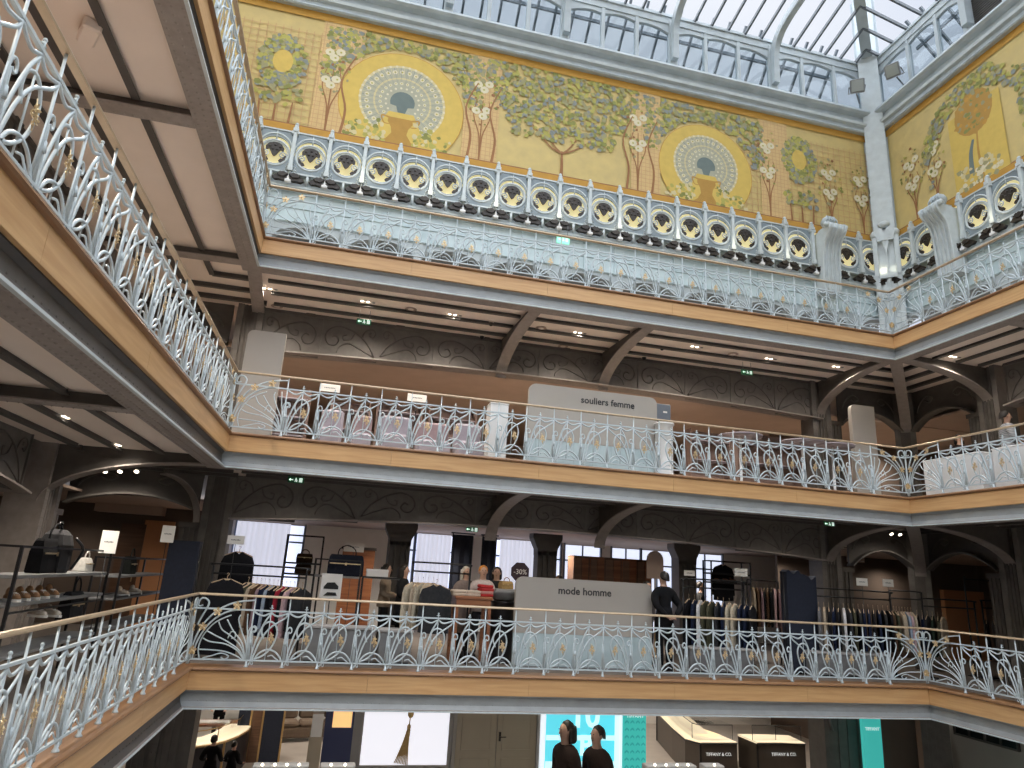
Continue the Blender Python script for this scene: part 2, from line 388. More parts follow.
# arches over the openings of the corner bays
def arch(label,p0,p1,zs,rise,z1,th=.12,t=.16):
    root=empty('iron_arch',(p0[0],p0[1],0),atan2(p1[1]-p0[1],p1[0]-p0[0])); tag(root,label,'arch')
    Ln=sqrt((p1[0]-p0[0])**2+(p1[1]-p0[1])**2); n=16
    low=[(Ln*i/n, zs+rise*(1-(2*i/n-1)**2)) for i in range(n+1)]
    mb=MB(); mb.prism(low+[(Ln,z1),(0,z1)],0,.06); mb.build('spandrel',M['iron'],root)
    mb=MB(); mb.loft([[(x,-t,zz),(x,.1,zz),(x,.1,zz+.04),(x,-t,zz+.04)] for x,zz in low]); mb.build('rib',M['iron2'],root)
    for s in(0,1):
        mb=MB(); P=[(.06,.12),(.12,.4),(.25,.62),(.34,.5),(.28,.38),(.22,.46)]
        pts=[((Ln*(p[0]) if not s else Ln*(1-p[0])),-.01,zs+(z1-zs)*(.35+p[1]*.75)) for p in P]
        mb.tube(spline(pts,4),.02,4); mb.build('scroll',M['iron2'],root)
for L,nm in((0,'lower'),(1,'middle')):
    zs=Z[L+1]-(1.42 if L==0 else 1.55); zt=Z[L+1]-.45
    arch(f'segmental iron arch over the far right corner of the {nm} gallery, against the far wall',(W+.7,D+.1),(W+2.6,D+.1),zs,.42,zt)
    arch(f'segmental iron arch over the far right corner of the {nm} gallery, right wall side',(W+2.85,D-.2),(W+2.85,.55),zs,.42,zt)
    arch(f'wide segmental iron arch over the far left corner of the {nm} gallery',(-3.3,D+.1),(-.85,D+.1),zs+.16,.26,zt)
# rooms behind the columns
def wallbox(name,*a,m='taupewall'):
    mb=MB(); mb.box(*a); return struct(mb.build(name,M[m]))
for L in(0,1):
    z=Z[L]; zc=Z[L+1]-1.02 if L==0 else Z[L+1]-1.25
    mb=MB(); mb.box(-9.4,23.4,D+.28,12,zc,zc+.05); struct(mb.build('ceiling',M['warmwall']))
    mb=MB(); mb.box(-9.4,-D-.3,-21,D+.2,zc,zc+.05); struct(mb.build('ceiling',M['warmwall']))
    mb=MB(); mb.box(W+D+.3,23.4,-21,D+.2,zc,zc+.05); struct(mb.build('ceiling',M['warmwall']))
    wallbox('wall_far_right',W+.5,23,5.6,5.7,z,zc)
    wallbox('wall_far_left',-9.4,-1.0,6.3,6.4,z,zc)
    wallbox('wall_far',-9.4,23.4,11.9,12.,z,zc,m='greywall' if L==0 else 'warmwall')
wallbox('wall_left',-9.5,-9.4,-21,18,ZG,Z[2],m='taupewall')
wallbox('wall_right',21.6,21.7,-21,18,ZG,Z[2],m='taupewall')
wallbox('wall_near',-9.5,23.5,-21.1,-21,ZG,15.3,m='offwhite')
# ------------------------------------------------------------------ railings
BW=.555; FWD=.90
def P3(pts,n=4): return spline([(p[0],0,p[1]) for p in pts],n)
def scroll_panel():
    mb=MB(); w=BW; r=.0155
    def T(pts,rr=r,n=4): mb.tube(P3([(p[0]*w,p[1]) for p in pts],n),rr,5,0,flat=.8)
    T([(.06,.03),(.10,.10),(.12,.25),(.2,.45),(.34,.68),(.46,.80),(.5,.845),(.44,.835),(.3,.80),(.16,.815),(.02,.86)])
    T([(.14,.10),(.2,.24),(.32,.44),(.52,.61),(.76,.71),(.93,.78),(.985,.845),(.9,.83),(.72,.80),(.6,.815),(.5,.86)])
    T([(.38,.44),(.3,.55),(.34,.66),(.5,.71),(.66,.67),(.745,.55),(.7,.40),(.6,.28),(.42,.18),(.2,.125)])
    T([(.2,.12),(.32,.22),(.52,.275),(.74,.25),(.9,.17),(.96,.11)])
    T([(.56,.17),(.68,.19),(.78,.15),(.88,.115)],.01)
    # the little scroll beside the post
    T([(.02,.12),(.02,.35),(.0,.53),(.05,.625),(.13,.62),(.15,.565),(.10,.54),(.06,.565)],.012)
    T([(.15,.12),(.09,.3),(.06,.5),(.055,.56)],.009)
    T([(.10,.10),(.13,.05),(.17,.045),(.17,.08),(.13,.085)],.009,3)
    mb.tube([(.5*w,0,.1),(.5*w,0,.88)],.008,4); mb.tube([(.5*w,0,.88),(.5*w,0,.955)],[.008,.012],4)
    mb.ball((.5*w,0,.96),.016,nu=6,nv=4)
    mb.tube([(.5*w-.03,0,.925),(.5*w+.03,0,.925)],.007,4)
    mb.tube([(0.03*w,-.012,.34),(.03*w,-.012,.42)],[.02,.012],5)
    return mb
def flower_mesh(s=1.):
    mb=MB()
    for k in range(5):
        a=2*pi*k/5+.3; c,sn=cos(a),sin(a)
        pts=[(0,0),(.022,.016),(.05,.018),(.062,0),(.05,-.018),(.022,-.016)]
        f=[(s*(x*c-y*sn),-.012-.16*x*s-(.012 if abs(y)<.005 else 0),s*(x*sn+y*c)) for x,y in pts]
        mb.loft([f,[(p[0],p[1]+.006,p[2]) for p in f]],sm=False)
    mb.ball((0,-.022,0),.014*s,nu=6,nv=4)
    return mb
def spray_mesh():
    """the gilded blossom spray inside each loop"""
    mb=MB(); f=flower_mesh(.95)
    for dx,dz,sc in((0,.025,.72),(.03,-.03,.55),(-.03,-.025,.5),(.005,-.075,.4)):
        mb.add([(v[0]*sc+dx,v[1]*sc,v[2]*sc+dz) for v in f.v],f.f,0,False)
    mb.tube([(-.02,-.01,.09),(0,-.01,.02),(.01,-.01,-.12)],.005,4)
    return mb
def fan_panel():
    """corner bay; corner post at x=0"""
    mb=MB(); w=FWD; r=.0155
    def T(pts,rr=r,n=4): mb.tube(P3([(p[0]*w,p[1]) for p in pts],n),rr,5,0,flat=.8)
    T([(.02,.03),(.045,.3),(.10,.5),(.20,.68),(.33,.82),(.5,.93),(.7,1.0),(1.,1.04)],.015)
    T([(.07,.10),(.10,.33),(.19,.54),(.32,.70),(.5,.82),(.7,.875),(1.,.88)],.015)
    T([(.19,.12),(.15,.27),(.19,.45),(.33,.64),(.5,.74),(.62,.79)],.011)
    # corner curl
    T([(.02,.93),(.05,1.02),(.13,1.035),(.2,.98),(.19,.9),(.12,.75),(.07,.62)],.016)
    T([(.02,.93),(.06,.91),(.11,.93)],.011)
    T([(.03,.1),(.0,.5),(.0,1.05)],[.028,.022,.014])
    for pts in ([(.93,.1),(.8,.17),(.55,.235),(.15,.25)],[(.95,.1),(.82,.24),(.6,.34),(.33,.37),(.2,.42)],[(.96,.1),(.85,.25),(.62,.38),(.42,.46),(.25,.53)],
                [(.97,.1),(.86,.32),(.66,.47),(.5,.56),(.42,.68)],[(.97,.1),(.88,.36),(.7,.54),(.56,.72)],[(.985,.1),(.95,.34),(.83,.56),(.76,.72),(.78,.8)],[(1.,.1),(.99,.34),(.93,.58),(.9,.82)]):
        T(pts,.011)
    T([(.62,.43),(.66,.53),(.73,.52),(.74,.45),(.68,.43)],.011,3)
    T([(.25,.12),(.4,.16),(.55,.20),(.68,.16),(.62,.11),(.55,.14)],.011)
    T([(1.02,.12),(.97,.35),(.955,.53),(1.,.62),(1.07,.6),(1.06,.54),(1.01,.55)],.012)
    return mb
def post_mesh():
    mb=MB(); mb.tube([(0,0,.09),(0,0,.5),(0,0,1.085)],[.016,.013,.011],6)
    mb.lathe([(.033,0),(.033,.012),(.02,.03),(.015,.09)],8)
    mb.ball((0,0,.88),.02,nu=6,nv=4)
    for s in(-1,1): mb.tube([(s*.035,0,.12),(s*.02,0,.35),(s*.012,0,.56)],[.008,.008,.006],4)
    return mb
def handrail_mesh(x0,x1,rise=1.1):
    mb=MB(); pr=[(-.03,1.085),(-.034,1.10),(-.024,1.118),(0,1.124),(.024,1.118),(.034,1.10),(.03,1.085)]
    mb.loft([[(x0,a,b) for a,b in pr],[(x1,a,b) for a,b in pr]]); return mb
PROTO={}
def railing(side,L,mirror_half=True):
    x0,x1=XR[side]; inset=.07
    T=FM(side,Z[L]); root=empty('iron_railing',T@Vector((0,inset,0)),FR[side][1])
    tag(root,f'pale scrollwork railing with gilded flowers, {names[side]} side of the {lev[L]} gallery','railing','scrollwork railings of the light well')
    a=x0-(inset if side!='left' else 0); b=x1+(inset if side!='right' else 0)
    if side=='far': a,b=-inset,W+inset
    elif side=='left': a,b=-LEN,inset
    else: a,b=-inset,5.5
    handrail_mesh(a,b).build('handrail',M['handrail'],root)
    mb=MB(); mb.box(a,b,-.014,.014,.868,.893); mb.build('middle_rail',M['rail'],root)
    mb=MB(); mb.box(a,b,-.016,.016,.092,.115); mb.build('bottom_rail',M['rail'],root)
    def put(kind,make,m,x,sx=1,parent=root,loc=None):
        if kind not in PROTO:
            o=make().build(kind,m,parent); PROTO[kind]=o.data
        else:
            o=bpy.data.objects.new(kind,PROTO[kind]); COL.objects.link(o); o.parent=parent
        o.location=loc if loc else (x,0,0); o.scale=(sx,1,1); return o
    FL=[(.06,.24),(.17,.60),(.38,.84),(.70,.945)]
    def fan(x,sx):
        f=put('fan_panel',fan_panel,M['rail'],x,sx)
        for u,zz in FL: 
            put('gilt_flower',lambda:flower_mesh(1.15),M['gilt'],0,1,f,(u*FWD,-.02,zz))
    segs=[]
    if side=='far': fan(a,1); fan(b,-1); s,e=a+FWD,b-FWD
    elif side=='left': fan(b,-1); s,e=a,b-FWD
    else: fan(a,1); s,e=a+FWD,b
    n=round((e-s)/BW); bw=(e-s)/n
    for k in range(n):
        mir=(side=='far' and k>=n/2) or side=='right'
        xx=s+k*bw; o=put('scroll_panel',scroll_panel,M['rail'],xx+(bw if mir else 0),-1 if mir else 1)
        put('gilt_spray',spray_mesh,M['gilt'],0,1,o,(.6*BW,-.02,.47))
    for k in range(n+1): put('post',post_mesh,M['rail'],s+k*bw)
for L in range(3):
    for side in('far','left','right'): railing(side,L)

# ------------------------------------------------------------------ the pierced frieze above the upper gallery
WY=2.6; WX=16.55       # planes of the upper far wall and right hand wall
ZR0,ZR1=10.47,11.55
def ring_bay(w):
    """one open ring with arch and spandrel scrolls; x 0..w, z from the bottom rail"""
    mb=MB(); cx=w/2; h=ZR1-ZR0; cz=.44
    def circ(r,a0,a1,n,cz=cz,sx=1.): return [(cx+sx*r*cos(a0+(a1-a0)*i/n),0,cz+r*sin(a0+(a1-a0)*i/n)) for i in range(n+1)]
    mb.tube(circ(.335,0,2*pi,24)[:-1],.03,6,0,True)
    mb.tube(circ(.29,0,2*pi,24)[:-1],.014,5,0,True)
    top=circ(.47,radians(12),radians(168),16,cz+.05,.86)
    mb.tube(top,.026,5); mb.tube(circ(.42,radians(5),radians(175),16,cz+.04,.88),.012,4)
    mb.tube([(cx,0,cz+.33),(cx,0,h)],.02,4)
    for s in(-1,1):
        mb.tube([(cx+s*.30,0,.12),(cx+s*.38,0,0)],.02,4)
        for q,(dx,dz,r) in enumerate(((.34,.10,.05),(.37,.19,.035),(.31,.02,.04))):
            pts=[(cx+s*dx+r*(1-t/14)*cos(t*.62),-.02,dz+r*(1-t/14)*sin(t*.62)) for t in range(13)]
            mb.tube(pts,.011,4)
        # volute inside the ring
        pts=[(cx+s*(.19+.085*(1-t/17)*cos(t*.6)),-.01,cz-.05+.095*(1-t/17)*sin(t*.6)) for t in range(16)]
        mb.tube(pts,.017,5)
        mb.tube([(cx+s*.28,0,cz-.1),(cx+s*.2,0,cz-.22),(cx+s*.1,0,cz-.28)],.018,5)
    N=40; outer=[]; inner=[]
    for i in range(N):
        t=2*pi*i/N; c,sn=cos(t),sin(t); zc_=.50
        k=min((w/2)/max(abs(c),1e-6),((h-zc_) if sn>0 else (zc_+.01))/max(abs(sn),1e-6)); outer.append((cx+k*c,0,zc_+k*sn))
        rr=.405 if sn>.1 else (.335 if sn<-.25 else .335+(.07)*(sn+.25)/.35)
        q=(rr*c*.98, rr*sn+( .455-zc_ if sn<.1 else .455-zc_+.015))
        inner.append((cx+q[0],0,zc_+q[1]))
    mb.loft([[(x,.03,z) for x,_,z in outer],[(x,-.01,z) for x,_,z in outer],[(x,-.01,z) for x,_,z in inner],[(x,.03,z) for x,_,z in inner]],1,False,False)
    mb.box(0,w,-.03,.03,h-.035,h); mb.box(0,w,-.035,.04,-.05,-.01); mb.tube([(cx,0,-.3),(cx,0,-.03)],.04,4,ph=pi/4)
    return mb
def leaf_mesh(w):
    """dark cast foliage at the top and sides of the ring"""
    mb=MB(); cx=w/2; cz=.44
    lob=[(-.2,.04),(-.21,.14),(-.14,.23),(-.04,.27),(.04,.27),(.14,.23),(.21,.14),(.2,.04),(.13,.09),(.085,.02),(.05,-.05),(0,-.1),(-.05,-.05),(-.085,.02),(-.13,.09)]
    mb.prism([(cx+a,cz+b) for a,b in lob],-.02,.02)
    for a,b in((-.12,.15),(0,.19),(.12,.15),(-.05,.08),(.05,.08)): mb.ball((cx+a,-.02,cz+b),.035,.02,.03,6,4)
    for s in(-1,1):
        mb.prism([(cx+s*x,cz+y) for x,y in((.28,-.05),(.26,-.16),(.17,-.25),(.11,-.2),(.15,-.14),(.2,-.13),(.22,-.05))],-.015,.015)
    return mb
def frieze_post():
    mb=MB(); h=ZR1-ZR0
    mb.box(-.04,.04,-.09,.02,.1,h+.0); mb.cbox(-.065,.065,-.11,.05,h-.04,h+.06,.012); mb.cbox(-.045,.045,-.09,.03,h+.06,h+.15,.012); mb.ball((0,-.03,h+.19),.045,nu=8,nv=5)
    for s in(-1,1): mb.box(s*.065-.02,s*.065+.02,-.1,0,h-.10,h-.03)
    mb.box(-.055,.055,-.1,.02,.0,.12); mb.tube([(0,-.05,.1),(0,-.05,-.1)],[.04,.015],6)
    return mb
def bow_mesh():
    """twin leaf lamp shades under each post"""
    mb=MB()
    for s in(-1,1):
        for k,(l,dz,dy) in enumerate(((.36,-.02,0),(.26,.06,-.03))):
            pts=[(s*.02,dz),(s*.10,dz+.055),(s*.2,dz+.03),(s*(l-.08),dz+.055),(s*l,dz-.02),(s*(l-.07),dz-.075),(s*.2,dz-.06),(s*.1,dz-.075)]
            mb.prism(pts,-.14+dy,-.05+dy)
        mb.ball((s*.05,-.12,.07),.05,.05,.04,6,4)
    return mb
def socket_mesh():
    mb=MB(); mb.cbox(-.07,.07,-.16,-.06,-.13,-.05,.015); mb.prism([(-.03,-.05),(.03,-.05),(.0,.08)],-.14,-.08); return mb
def frieze(label,posts,loc,rz,skip=()):
    root=empty('pierced_frieze',loc,rz); tag(root,label,'frieze','pierced ring friezes under the murals')
    x0,x1=posts[0],posts[-1]
    meshes={}
    for i in range(len(posts)-1):
        a,b=posts[i],posts[i+1]
        if (i in skip): continue
        w=b-a; key=round(w,3)
        if key not in meshes:
            o=ring_bay(w).build('ring_panel',[M['palelight'],M['slate']],root); l=leaf_mesh(w).build('leaf_ornament',M['bronze'],o); meshes[key]=(o.data,l.data)
        else:
            o=bpy.data.objects.new('ring_panel',meshes[key][0]); COL.objects.link(o); o.parent=root
            l=bpy.data.objects.new('leaf_ornament',meshes[key][1]); COL.objects.link(l); l.parent=o
        o.location=(a,0,ZR0)
    pm=bm=sm=None
    for i,p in enumerate(posts):
        if pm is None:
            o=frieze_post().build('post',M['palelight'],root); pm=o.data
            q=bow_mesh().build('leaf_lamp',M['bronze'],root); bm=q.data; s=socket_mesh().build('lamp_socket',M['white'],q); sm=s.data
        else:
            o=bpy.data.objects.new('post',pm); q=bpy.data.objects.new('leaf_lamp',bm); s=bpy.data.objects.new('lamp_socket',sm)
            for t in(o,q,s): COL.objects.link(t)
            o.parent=root; q.parent=root; s.parent=q
        o.location=(p,0,ZR0); q.location=(p,0,10.26)
    mb=MB(); mb.box(x0,x1,-.06,.05,10.06,10.10); mb.box(x0,x1,-.03,.05,10.1,10.14); mb.build('base_rail',M['palelight'],root)
    return root
M['bronze']=mat('dark_bronze',(.035,.027,.022),.45,.2,.4,30)
posts=[-.1+.8235*k for k in range(-3,17)]+[13.93,14.645,15.488,16.33]
frieze('pierced iron ring frieze with dark bronze leaves below the far mural',posts,(0,WY-.12,0),0,skip=(len(posts)-4,))
rp=[.22+.8*k for k in range(0,3)]; rposts=[.25,1.07,1.9,2.62]+[2.62+.83*k for k in range(1,9)]
frieze('pierced iron ring frieze with dark bronze leaves below the right hand mural',rposts,(WX-.12,2.58,0),-pi/2,skip=(2,))
# curled console pilasters that interrupt the frieze
def console(label,loc,rz):
    root=empty('console_pilaster',loc,rz); tag(root,label,'pilaster','curled console pilasters in the ring friezes')
    prof=[(-.35,-.6),(-.38,0),(-.40,.35),(-.44,.65),(-.52,.86),(-.66,1.02),(-.74,1.16),(-.70,1.28),(-.58,1.32),(-.46,1.25),(-.2,1.2),(0,1.2),(0,-.6)]
    mb=MB(); s=spline([(p[0],p[1]) for p in prof[:10]],4); pl=[(p[0],p[1]) for p in s]+prof[10:]
    mb.prism(pl,-.26,.26,'x')
    mb.build('body',M['palelight'],root)
    mb=MB()
    for x in(-.25,-.12,0,.12,.25):
        mb.tube([(x,p[0]-.015,p[1]) for p in s],.035 if abs(x)>.2 else .025,5)
    mb.build('ribs',M['palelight'],root)
    mb=MB(); mb.lathe([(.02,-.36),(.075,-.34),(.075,.34),(.02,.36)],10,M=Matrix.Translation((0,-.66,1.25))@Matrix.Rotation(pi/2,4,'Y')); mb.build('scroll_roll',M['palelight'],root)
    mb=MB(); mb.ball((0,-.35,1.5),.19,.16,.19,10,7); mb.box(-.12,.12,-.45,-.1,1.2,1.36)
    for k in range(5): mb.tube([(.1*(k-2),-.5,1.36),(.08*(k-2),-.53,1.5),(.05*(k-2),-.47,1.64)],.025,5)
    mb.build('palmette',M['pale'],root)
console('curled pale console pilaster in the ring frieze on the far wall',(14.29,WY-.02,10.2),0)
console('curled pale console pilaster in the ring frieze on the right hand wall',(WX-.02,.33,10.2),-pi/2)

# ------------------------------------------------------------------ upper walls
def up_wall(nm,label_,x0,x1,loc,rz):
    T=Matrix.Translation(loc)@Matrix.Rotation(rz,4,'Z')
    mb=MB(); mb.box(x0,x1,.02,.3,10.08,15.3); w=struct(mb.build(nm,M['ochre'])); w.matrix_world=T
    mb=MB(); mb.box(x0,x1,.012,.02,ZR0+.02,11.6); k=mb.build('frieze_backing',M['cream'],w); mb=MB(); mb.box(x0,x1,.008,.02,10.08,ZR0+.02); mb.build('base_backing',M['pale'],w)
    # lower pale panelled zone behind the upper railing
    mb=MB(); mb.box(x0,x1,.0,.3,9.25,10.08)
    for x in frange(x0,x1,.83): mb.box(x-.02,x+.02,-.03,0,9.25,10.08)
    for zz in(9.27,9.62,10.02): mb.box(x0,x1,-.025,0,zz,zz+.03)
    k=mb.build('pale_panelling',M['glossypale'],w)
    mb=MB(); mb.box(x0,x1,.9,1.0,Z[2],9.6); k=mb.build('recess_shade_sheet',M['joist'],w)  # dark sheet: the shade inside the arches is put into its colour
    mb=MB()
    n=int((x1-x0)/1.65)
    for i in range(n):
        a=x0+(x1-x0)*i/n; b=x0+(x1-x0)*(i+1)/n
        mb.box(a-.09,a+.09,0,.3,Z[2],9.25); 
        arc=[(a+.09+(b-a-.18)*(.5-.5*cos(pi*t/10)),8.82+.36*sin(pi*t/10)) for t in range(11)]
        mb.prism(arc+[(b-.09,9.26),(a+.09,9.26)],.02,.25)
    k=mb.build('arched_openings',M['pale'],w)
    return w
M['ochre']=mat('ochre_mural_ground',(.58,.45,.175),.75,0,.1,3,col2=(.49,.38,.16))
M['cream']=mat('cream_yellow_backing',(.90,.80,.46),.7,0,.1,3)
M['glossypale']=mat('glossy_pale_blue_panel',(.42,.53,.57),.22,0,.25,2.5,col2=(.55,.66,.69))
_n=M['cream'].node_tree; _b=_n.nodes['Principled BSDF']; _b.inputs['Emission Color'].default_value=(1,.86,.45,1); _b.inputs['Emission Strength'].default_value=.42  # faint glow added so the cream backing reads as lit from behind
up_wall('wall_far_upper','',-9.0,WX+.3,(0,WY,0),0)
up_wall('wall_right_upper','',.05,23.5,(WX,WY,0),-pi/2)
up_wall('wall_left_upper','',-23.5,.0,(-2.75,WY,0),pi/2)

# cornice
def cornice(label,x0,x1,loc,rz,m0,m1):
    root=empty('cornice',loc,rz); tag(root,label,'cornice','pale iron cornices over the murals')
    def run(prof,mt,nm):
        A=[(x0+(-p[0] if m0 else 0)*-1*m0,p[0],p[1]) for p in prof]; B=[(x1+m1*p[0],p[0],p[1]) for p in prof]
        mb=MB(); mb.loft([A,B]); mb.build(nm,mt,root)
    run([(.3,15.2),(-.12,15.2),(-.15,15.24),(-.12,15.30),(-.12,15.38),(-.2,15.42),(.3,15.42)],M['pale'],'lower_moulding')
    run([(.3,15.42),(-.2,15.42),(-.22,15.5),(-.15,15.56),(-.10,15.58),(.3,15.58)],M['palelight'],'bead')
    run([(.3,15.58),(-.1,15.58),(-.1,15.74),(-.24,15.78),(-.3,15.84),(-.28,15.92),(.3,15.92)],M['pale'],'gutter')
cornice('pale blue-grey moulded cornice above the far mural',-2.75,WX,(0,WY,0),0,1,1)
cornice('pale blue-grey moulded cornice above the right hand mural',0,23,(WX,WY,0),-pi/2,-1,0)

# clerestory: arched lights three to a bay
def clerestory(label,edges,loc,rz,louvre=()):
    """edges: x of the mullions, every third one broad"""
    root=empty('clerestory_glazing',loc,rz); tag(root,label,'clerestory','arched clerestories under the glass roof')
    x0,x1=edges[0][0],edges[-1][0]
    mb=MB(); mb.box(x0,x1,-.08,.08,15.92,15.98); mb.box(x0,x1,-.08,.06,17.5,17.86); mb.box(x0,x1,-.12,.1,17.72,17.78); mb.build('frame_rail',M['pale'],root)
    for x,wd in edges:
        mb=MB(); mb.box(x-wd/2,x+wd/2,-.1 if wd>.15 else -.07,.06,15.92,17.62); mb.build('mullion',M['pale'],root)
    for i in range(len(edges)-1):
        a=edges[i][0]+edges[i][1]/2; b=edges[i+1][0]-edges[i+1][1]/2; w=b-a
        if i in louvre:
            mb=MB()
            for t in frange(15.98,17.4,.07): mb.box(a,b,-.02,.04,t-.02,t+.01)
            mb.box(a,b,.05,.06,15.98,17.5); mb.build('louvre',M['joist'],root)
        else:
            # arched head: highest at the broad-mullion bay centre
            k=i%3; hl=(17.28,17.42,17.42,17.28)
            mb=MB(); arc=[(a+w*t/10, hl[k]-.13+(hl[k+1]-hl[k])*t/10+.13*sin(pi*(t/10*.8+.1))) for t in range(11)]
            mb.prism(arc+[(b,17.55),(a,17.55)],-.05,.05); mb.build('arched_head',M['pale'],root)
            mb=MB(); mb.box(a,b,-.004,.004,15.98,17.5); mb.build('pane',M['clglass'],root)
M['clglass']=glassy('clerestory_glass',(.70,.75,.78),.14,.03)
M['roofglass']=glassy('roof_glass',(.95,.97,1.),.1,.05)
ed=[(-2.6,.25),(-1.75,.1),(-.85,.1),(.0,.25),(1.05,.1),(2.1,.1),(3.2,.25),(4.3,.1),(5.4,.1),(6.47,.25),(7.59,.1),(8.63,.1),(9.75,.25),(10.81,.1),(11.89,.1),(13.03,.25),(14.06,.1),(15.19,.1),(16.22,.2)]
clerestory('row of arched clerestory windows above the far mural cornice',ed,(0,WY,0),0)
er=[(.33,.2),(1.55,.1),(2.55,.1),(3.5,.25),(4.6,.25)]+[(4.6+1.08*(k+1),.25 if k%3==2 else .1) for k in range(12)]
clerestory('row of arched clerestory windows above the right hand mural, with a dark louvre',er,(WX,WY,0),-pi/2,louvre=(3,))
# glazed roof, hipped at the corner
SL=.25
def rz_(d): return 17.86+SL*d
RU=8.0                                     # run of the slope
cxr=WX-RU
def rbar(mb,p,q,w,h):
    p=Vector(p);q=Vector(q); t=(q-p).normalized(); s=t.cross(Vector((0,0,1))).normalized(); n=s.cross(t)
    rings=[]
    for c in(p,q): rings.append([tuple(c+s*a+n*b) for a,b in((-w/2,-h),(w/2,-h),(w/2,0),(-w/2,0))])
    mb.loft(rings)
roof=empty('glass_roof',(0,0,0)); tag(roof,'great hipped glass roof of pale bars and clear panes over the light well','roof')
mb=MB(); zt=rz_(RU)
mb.poly([(-3,WY,17.86),(WX,WY,17.86),(cxr,WY-RU,zt),(5.25,WY-RU,zt),(-3,WY,17.86)][:4])
mb.build('far_panes',M['roofglass'],roof)
mb=MB(); mb.poly([(WX,WY,17.86),(WX,-21,17.86),(cxr,-21,zt),(cxr,WY-RU,zt)]); mb.build('right_panes',M['roofglass'],roof)
mb=MB(); mb.poly([(-3,WY,17.86),(-3,-21,17.86),(5.25,-21,zt),(5.25,WY-RU,zt)]); mb.build('left_panes',M['roofglass'],roof)
mb=MB(); mb.poly([(5.25,WY-RU,zt),(cxr,WY-RU,zt),(cxr,-21,zt),(5.25,-21,zt)]); mb.build('top_panes',M['roofglass'],roof)
def bars(nm,lst,w,h,m):
    for p,q in lst:
        mb=MB(); rbar(mb,p,q,w,h); mb.build(nm,M[m],roof)
far=[]; x=WX-.55
while x>-2.5:
    d=min(RU,WX-x) if x>cxr else RU
    if x<5.25: d=min(RU,(x+3)/8.25*RU)
    if all(abs(x-b)>.2 for b in(3.2,6.47,9.75,13.03)): far.append(((x,WY,17.84),(x,WY-d,rz_(d)-.02)))
    x-=.555
M['barpaint']=mat('grey_roof_bar_paint',(.11,.13,.15),.5,0,.15,6)
bars('glazing_bar',far,.055,.10,'barpaint')
rt=[]; y=WY-.55
while y>-20:
    d=min(RU,WY-y); rt.append(((WX,y,17.84),(WX-d,y,rz_(d)-.02))); y-=.555
bars('glazing_bar',rt,.055,.10,'barpaint')
bars('hip_rafter',[((WX-.05,WY-.05,17.95),(cxr,WY-RU,zt-.05))],.3,.16,'pale')
bars('purlin',[((-2.5,WY-4,rz_(4)+.0),(WX-4,WY-4,rz_(4)+.0))],.12,.14,'barpaint')
def rib(x,y,dx,dy):
    """curved main rib springing from a broad mullion"""
    mb=MB(); pts=[(0,16.2),(0.02,17.0),(.12,17.45),(.42,17.80),(.9,17.99)]+[(d,rz_(d)-.13) for d in(1.6,3,RU)]
    pts=spline(pts,5); rings=[]
    for i,p in enumerate(pts):
        a=pts[max(0,i-1)];b=pts[min(len(pts)-1,i+1)]; t=Vector((b[0]-a[0],b[1]-a[1])).normalized(); n=Vector((t.y,-t.x))
        r=[]
        for s,h in((-.09,-.14),(.09,-.14),(.09,.1),(-.09,.1)):
            q=Vector((p[0],p[1]))+Vector((n.x,n.y))*(-h if 0 else h)*-1
            r.append((x+dx*q.x+(s if dx==0 else 0),y+dy*q.x+(s if dx else 0),q.y))
        rings.append(r)
    mb.loft(rings); mb.build('curved_rib',M['pale'],roof)
for xx in(0.,3.2,6.47,9.75,13.03): rib(xx,WY-.12,0,-1)
for yy in(-.95,-2.+-2.2,-7.5): rib(WX-.12,yy,-1,0)
# lean-to glazing outside the clerestory, seen through it
def outer(label,x0,x1,loc,rz):
    o=empty('outer_glazing',loc,rz); tag(o,label,'glazing','lean-to glazing outside the clerestories')
    for x in frange(x0,x1,.55):
        mb=MB(); rbar(mb,(x,2.6,16.1),(x,.35,18.6),.07,.08); mb.build('glazing_bar',M['barpaint'],o)
    mb=MB(); mb.box(x0,x1,2.5,2.7,15.6,16.3); mb.build('sill',M['pale'],o)
    for d in(.9,1.7): mb=MB(); mb.box(x0,x1,2.6-d-.03,2.6-d+.03,16.1+d*1.11-.1,16.1+d*1.11); mb.build('cross_bar',M['barpaint'],o)
    mb=MB(); mb.poly([(x0,2.6,16.1),(x1,2.6,16.1),(x1,1.7,17.1),(x0,1.7,17.1)]); mb.build('frosted_panes',M['frost'],o)
M['frost']=curtain_mat_('frosted_daylit_glass',(.78,.82,.84),.0)
outer('pale lean-to glazing outside the far clerestory windows',-2.6,16,(0,WY,0),0)
outer('pale lean-to glazing outside the right hand clerestory windows',1,20,(WX,WY,0),-pi/2)
# corner column that carries the roof
root=empty('roof_column',(WX-.12,WY-.12,Z[2]),-pi/4); tag(root,'tall pale riveted column rising in the far right corner to the glass roof','column')
h=20.2-Z[2]
mb=MB(); mb.box(-.27,.27,-.30,.3,0,h)
for x in(-.24,-.17,.17,.24): rivets(mb,[(x,-.30,zz) for zz in frange(4.9,h,.16)],.016,0,'y-')
mb.build('shaft',M['palelight'],root)
mb=MB(); mb.box(-.34,-.27,-.12,.3,0,h); mb.box(.27,.34,-.12,.3,0,h); mb.build('side_plates',M['pale'],root)
mb=MB()
for x in(-.27,.27): mb.cbox(x-.07,x+.07,-.40,-.2,0,4.05,.02); mb.lathe([(.10,0),(.11,.12),(.06,.2)],8,(x,-.32,4.05))
for x in(0,): mb.box(x-.025,x+.025,-.36,-.29,0,3.9)
for zz in(2.15,2.75): mb.box(-.36,.36,-.40,-.28,zz,zz+.09)
mb.build('fluted_pedestal',M['palelight'],root)
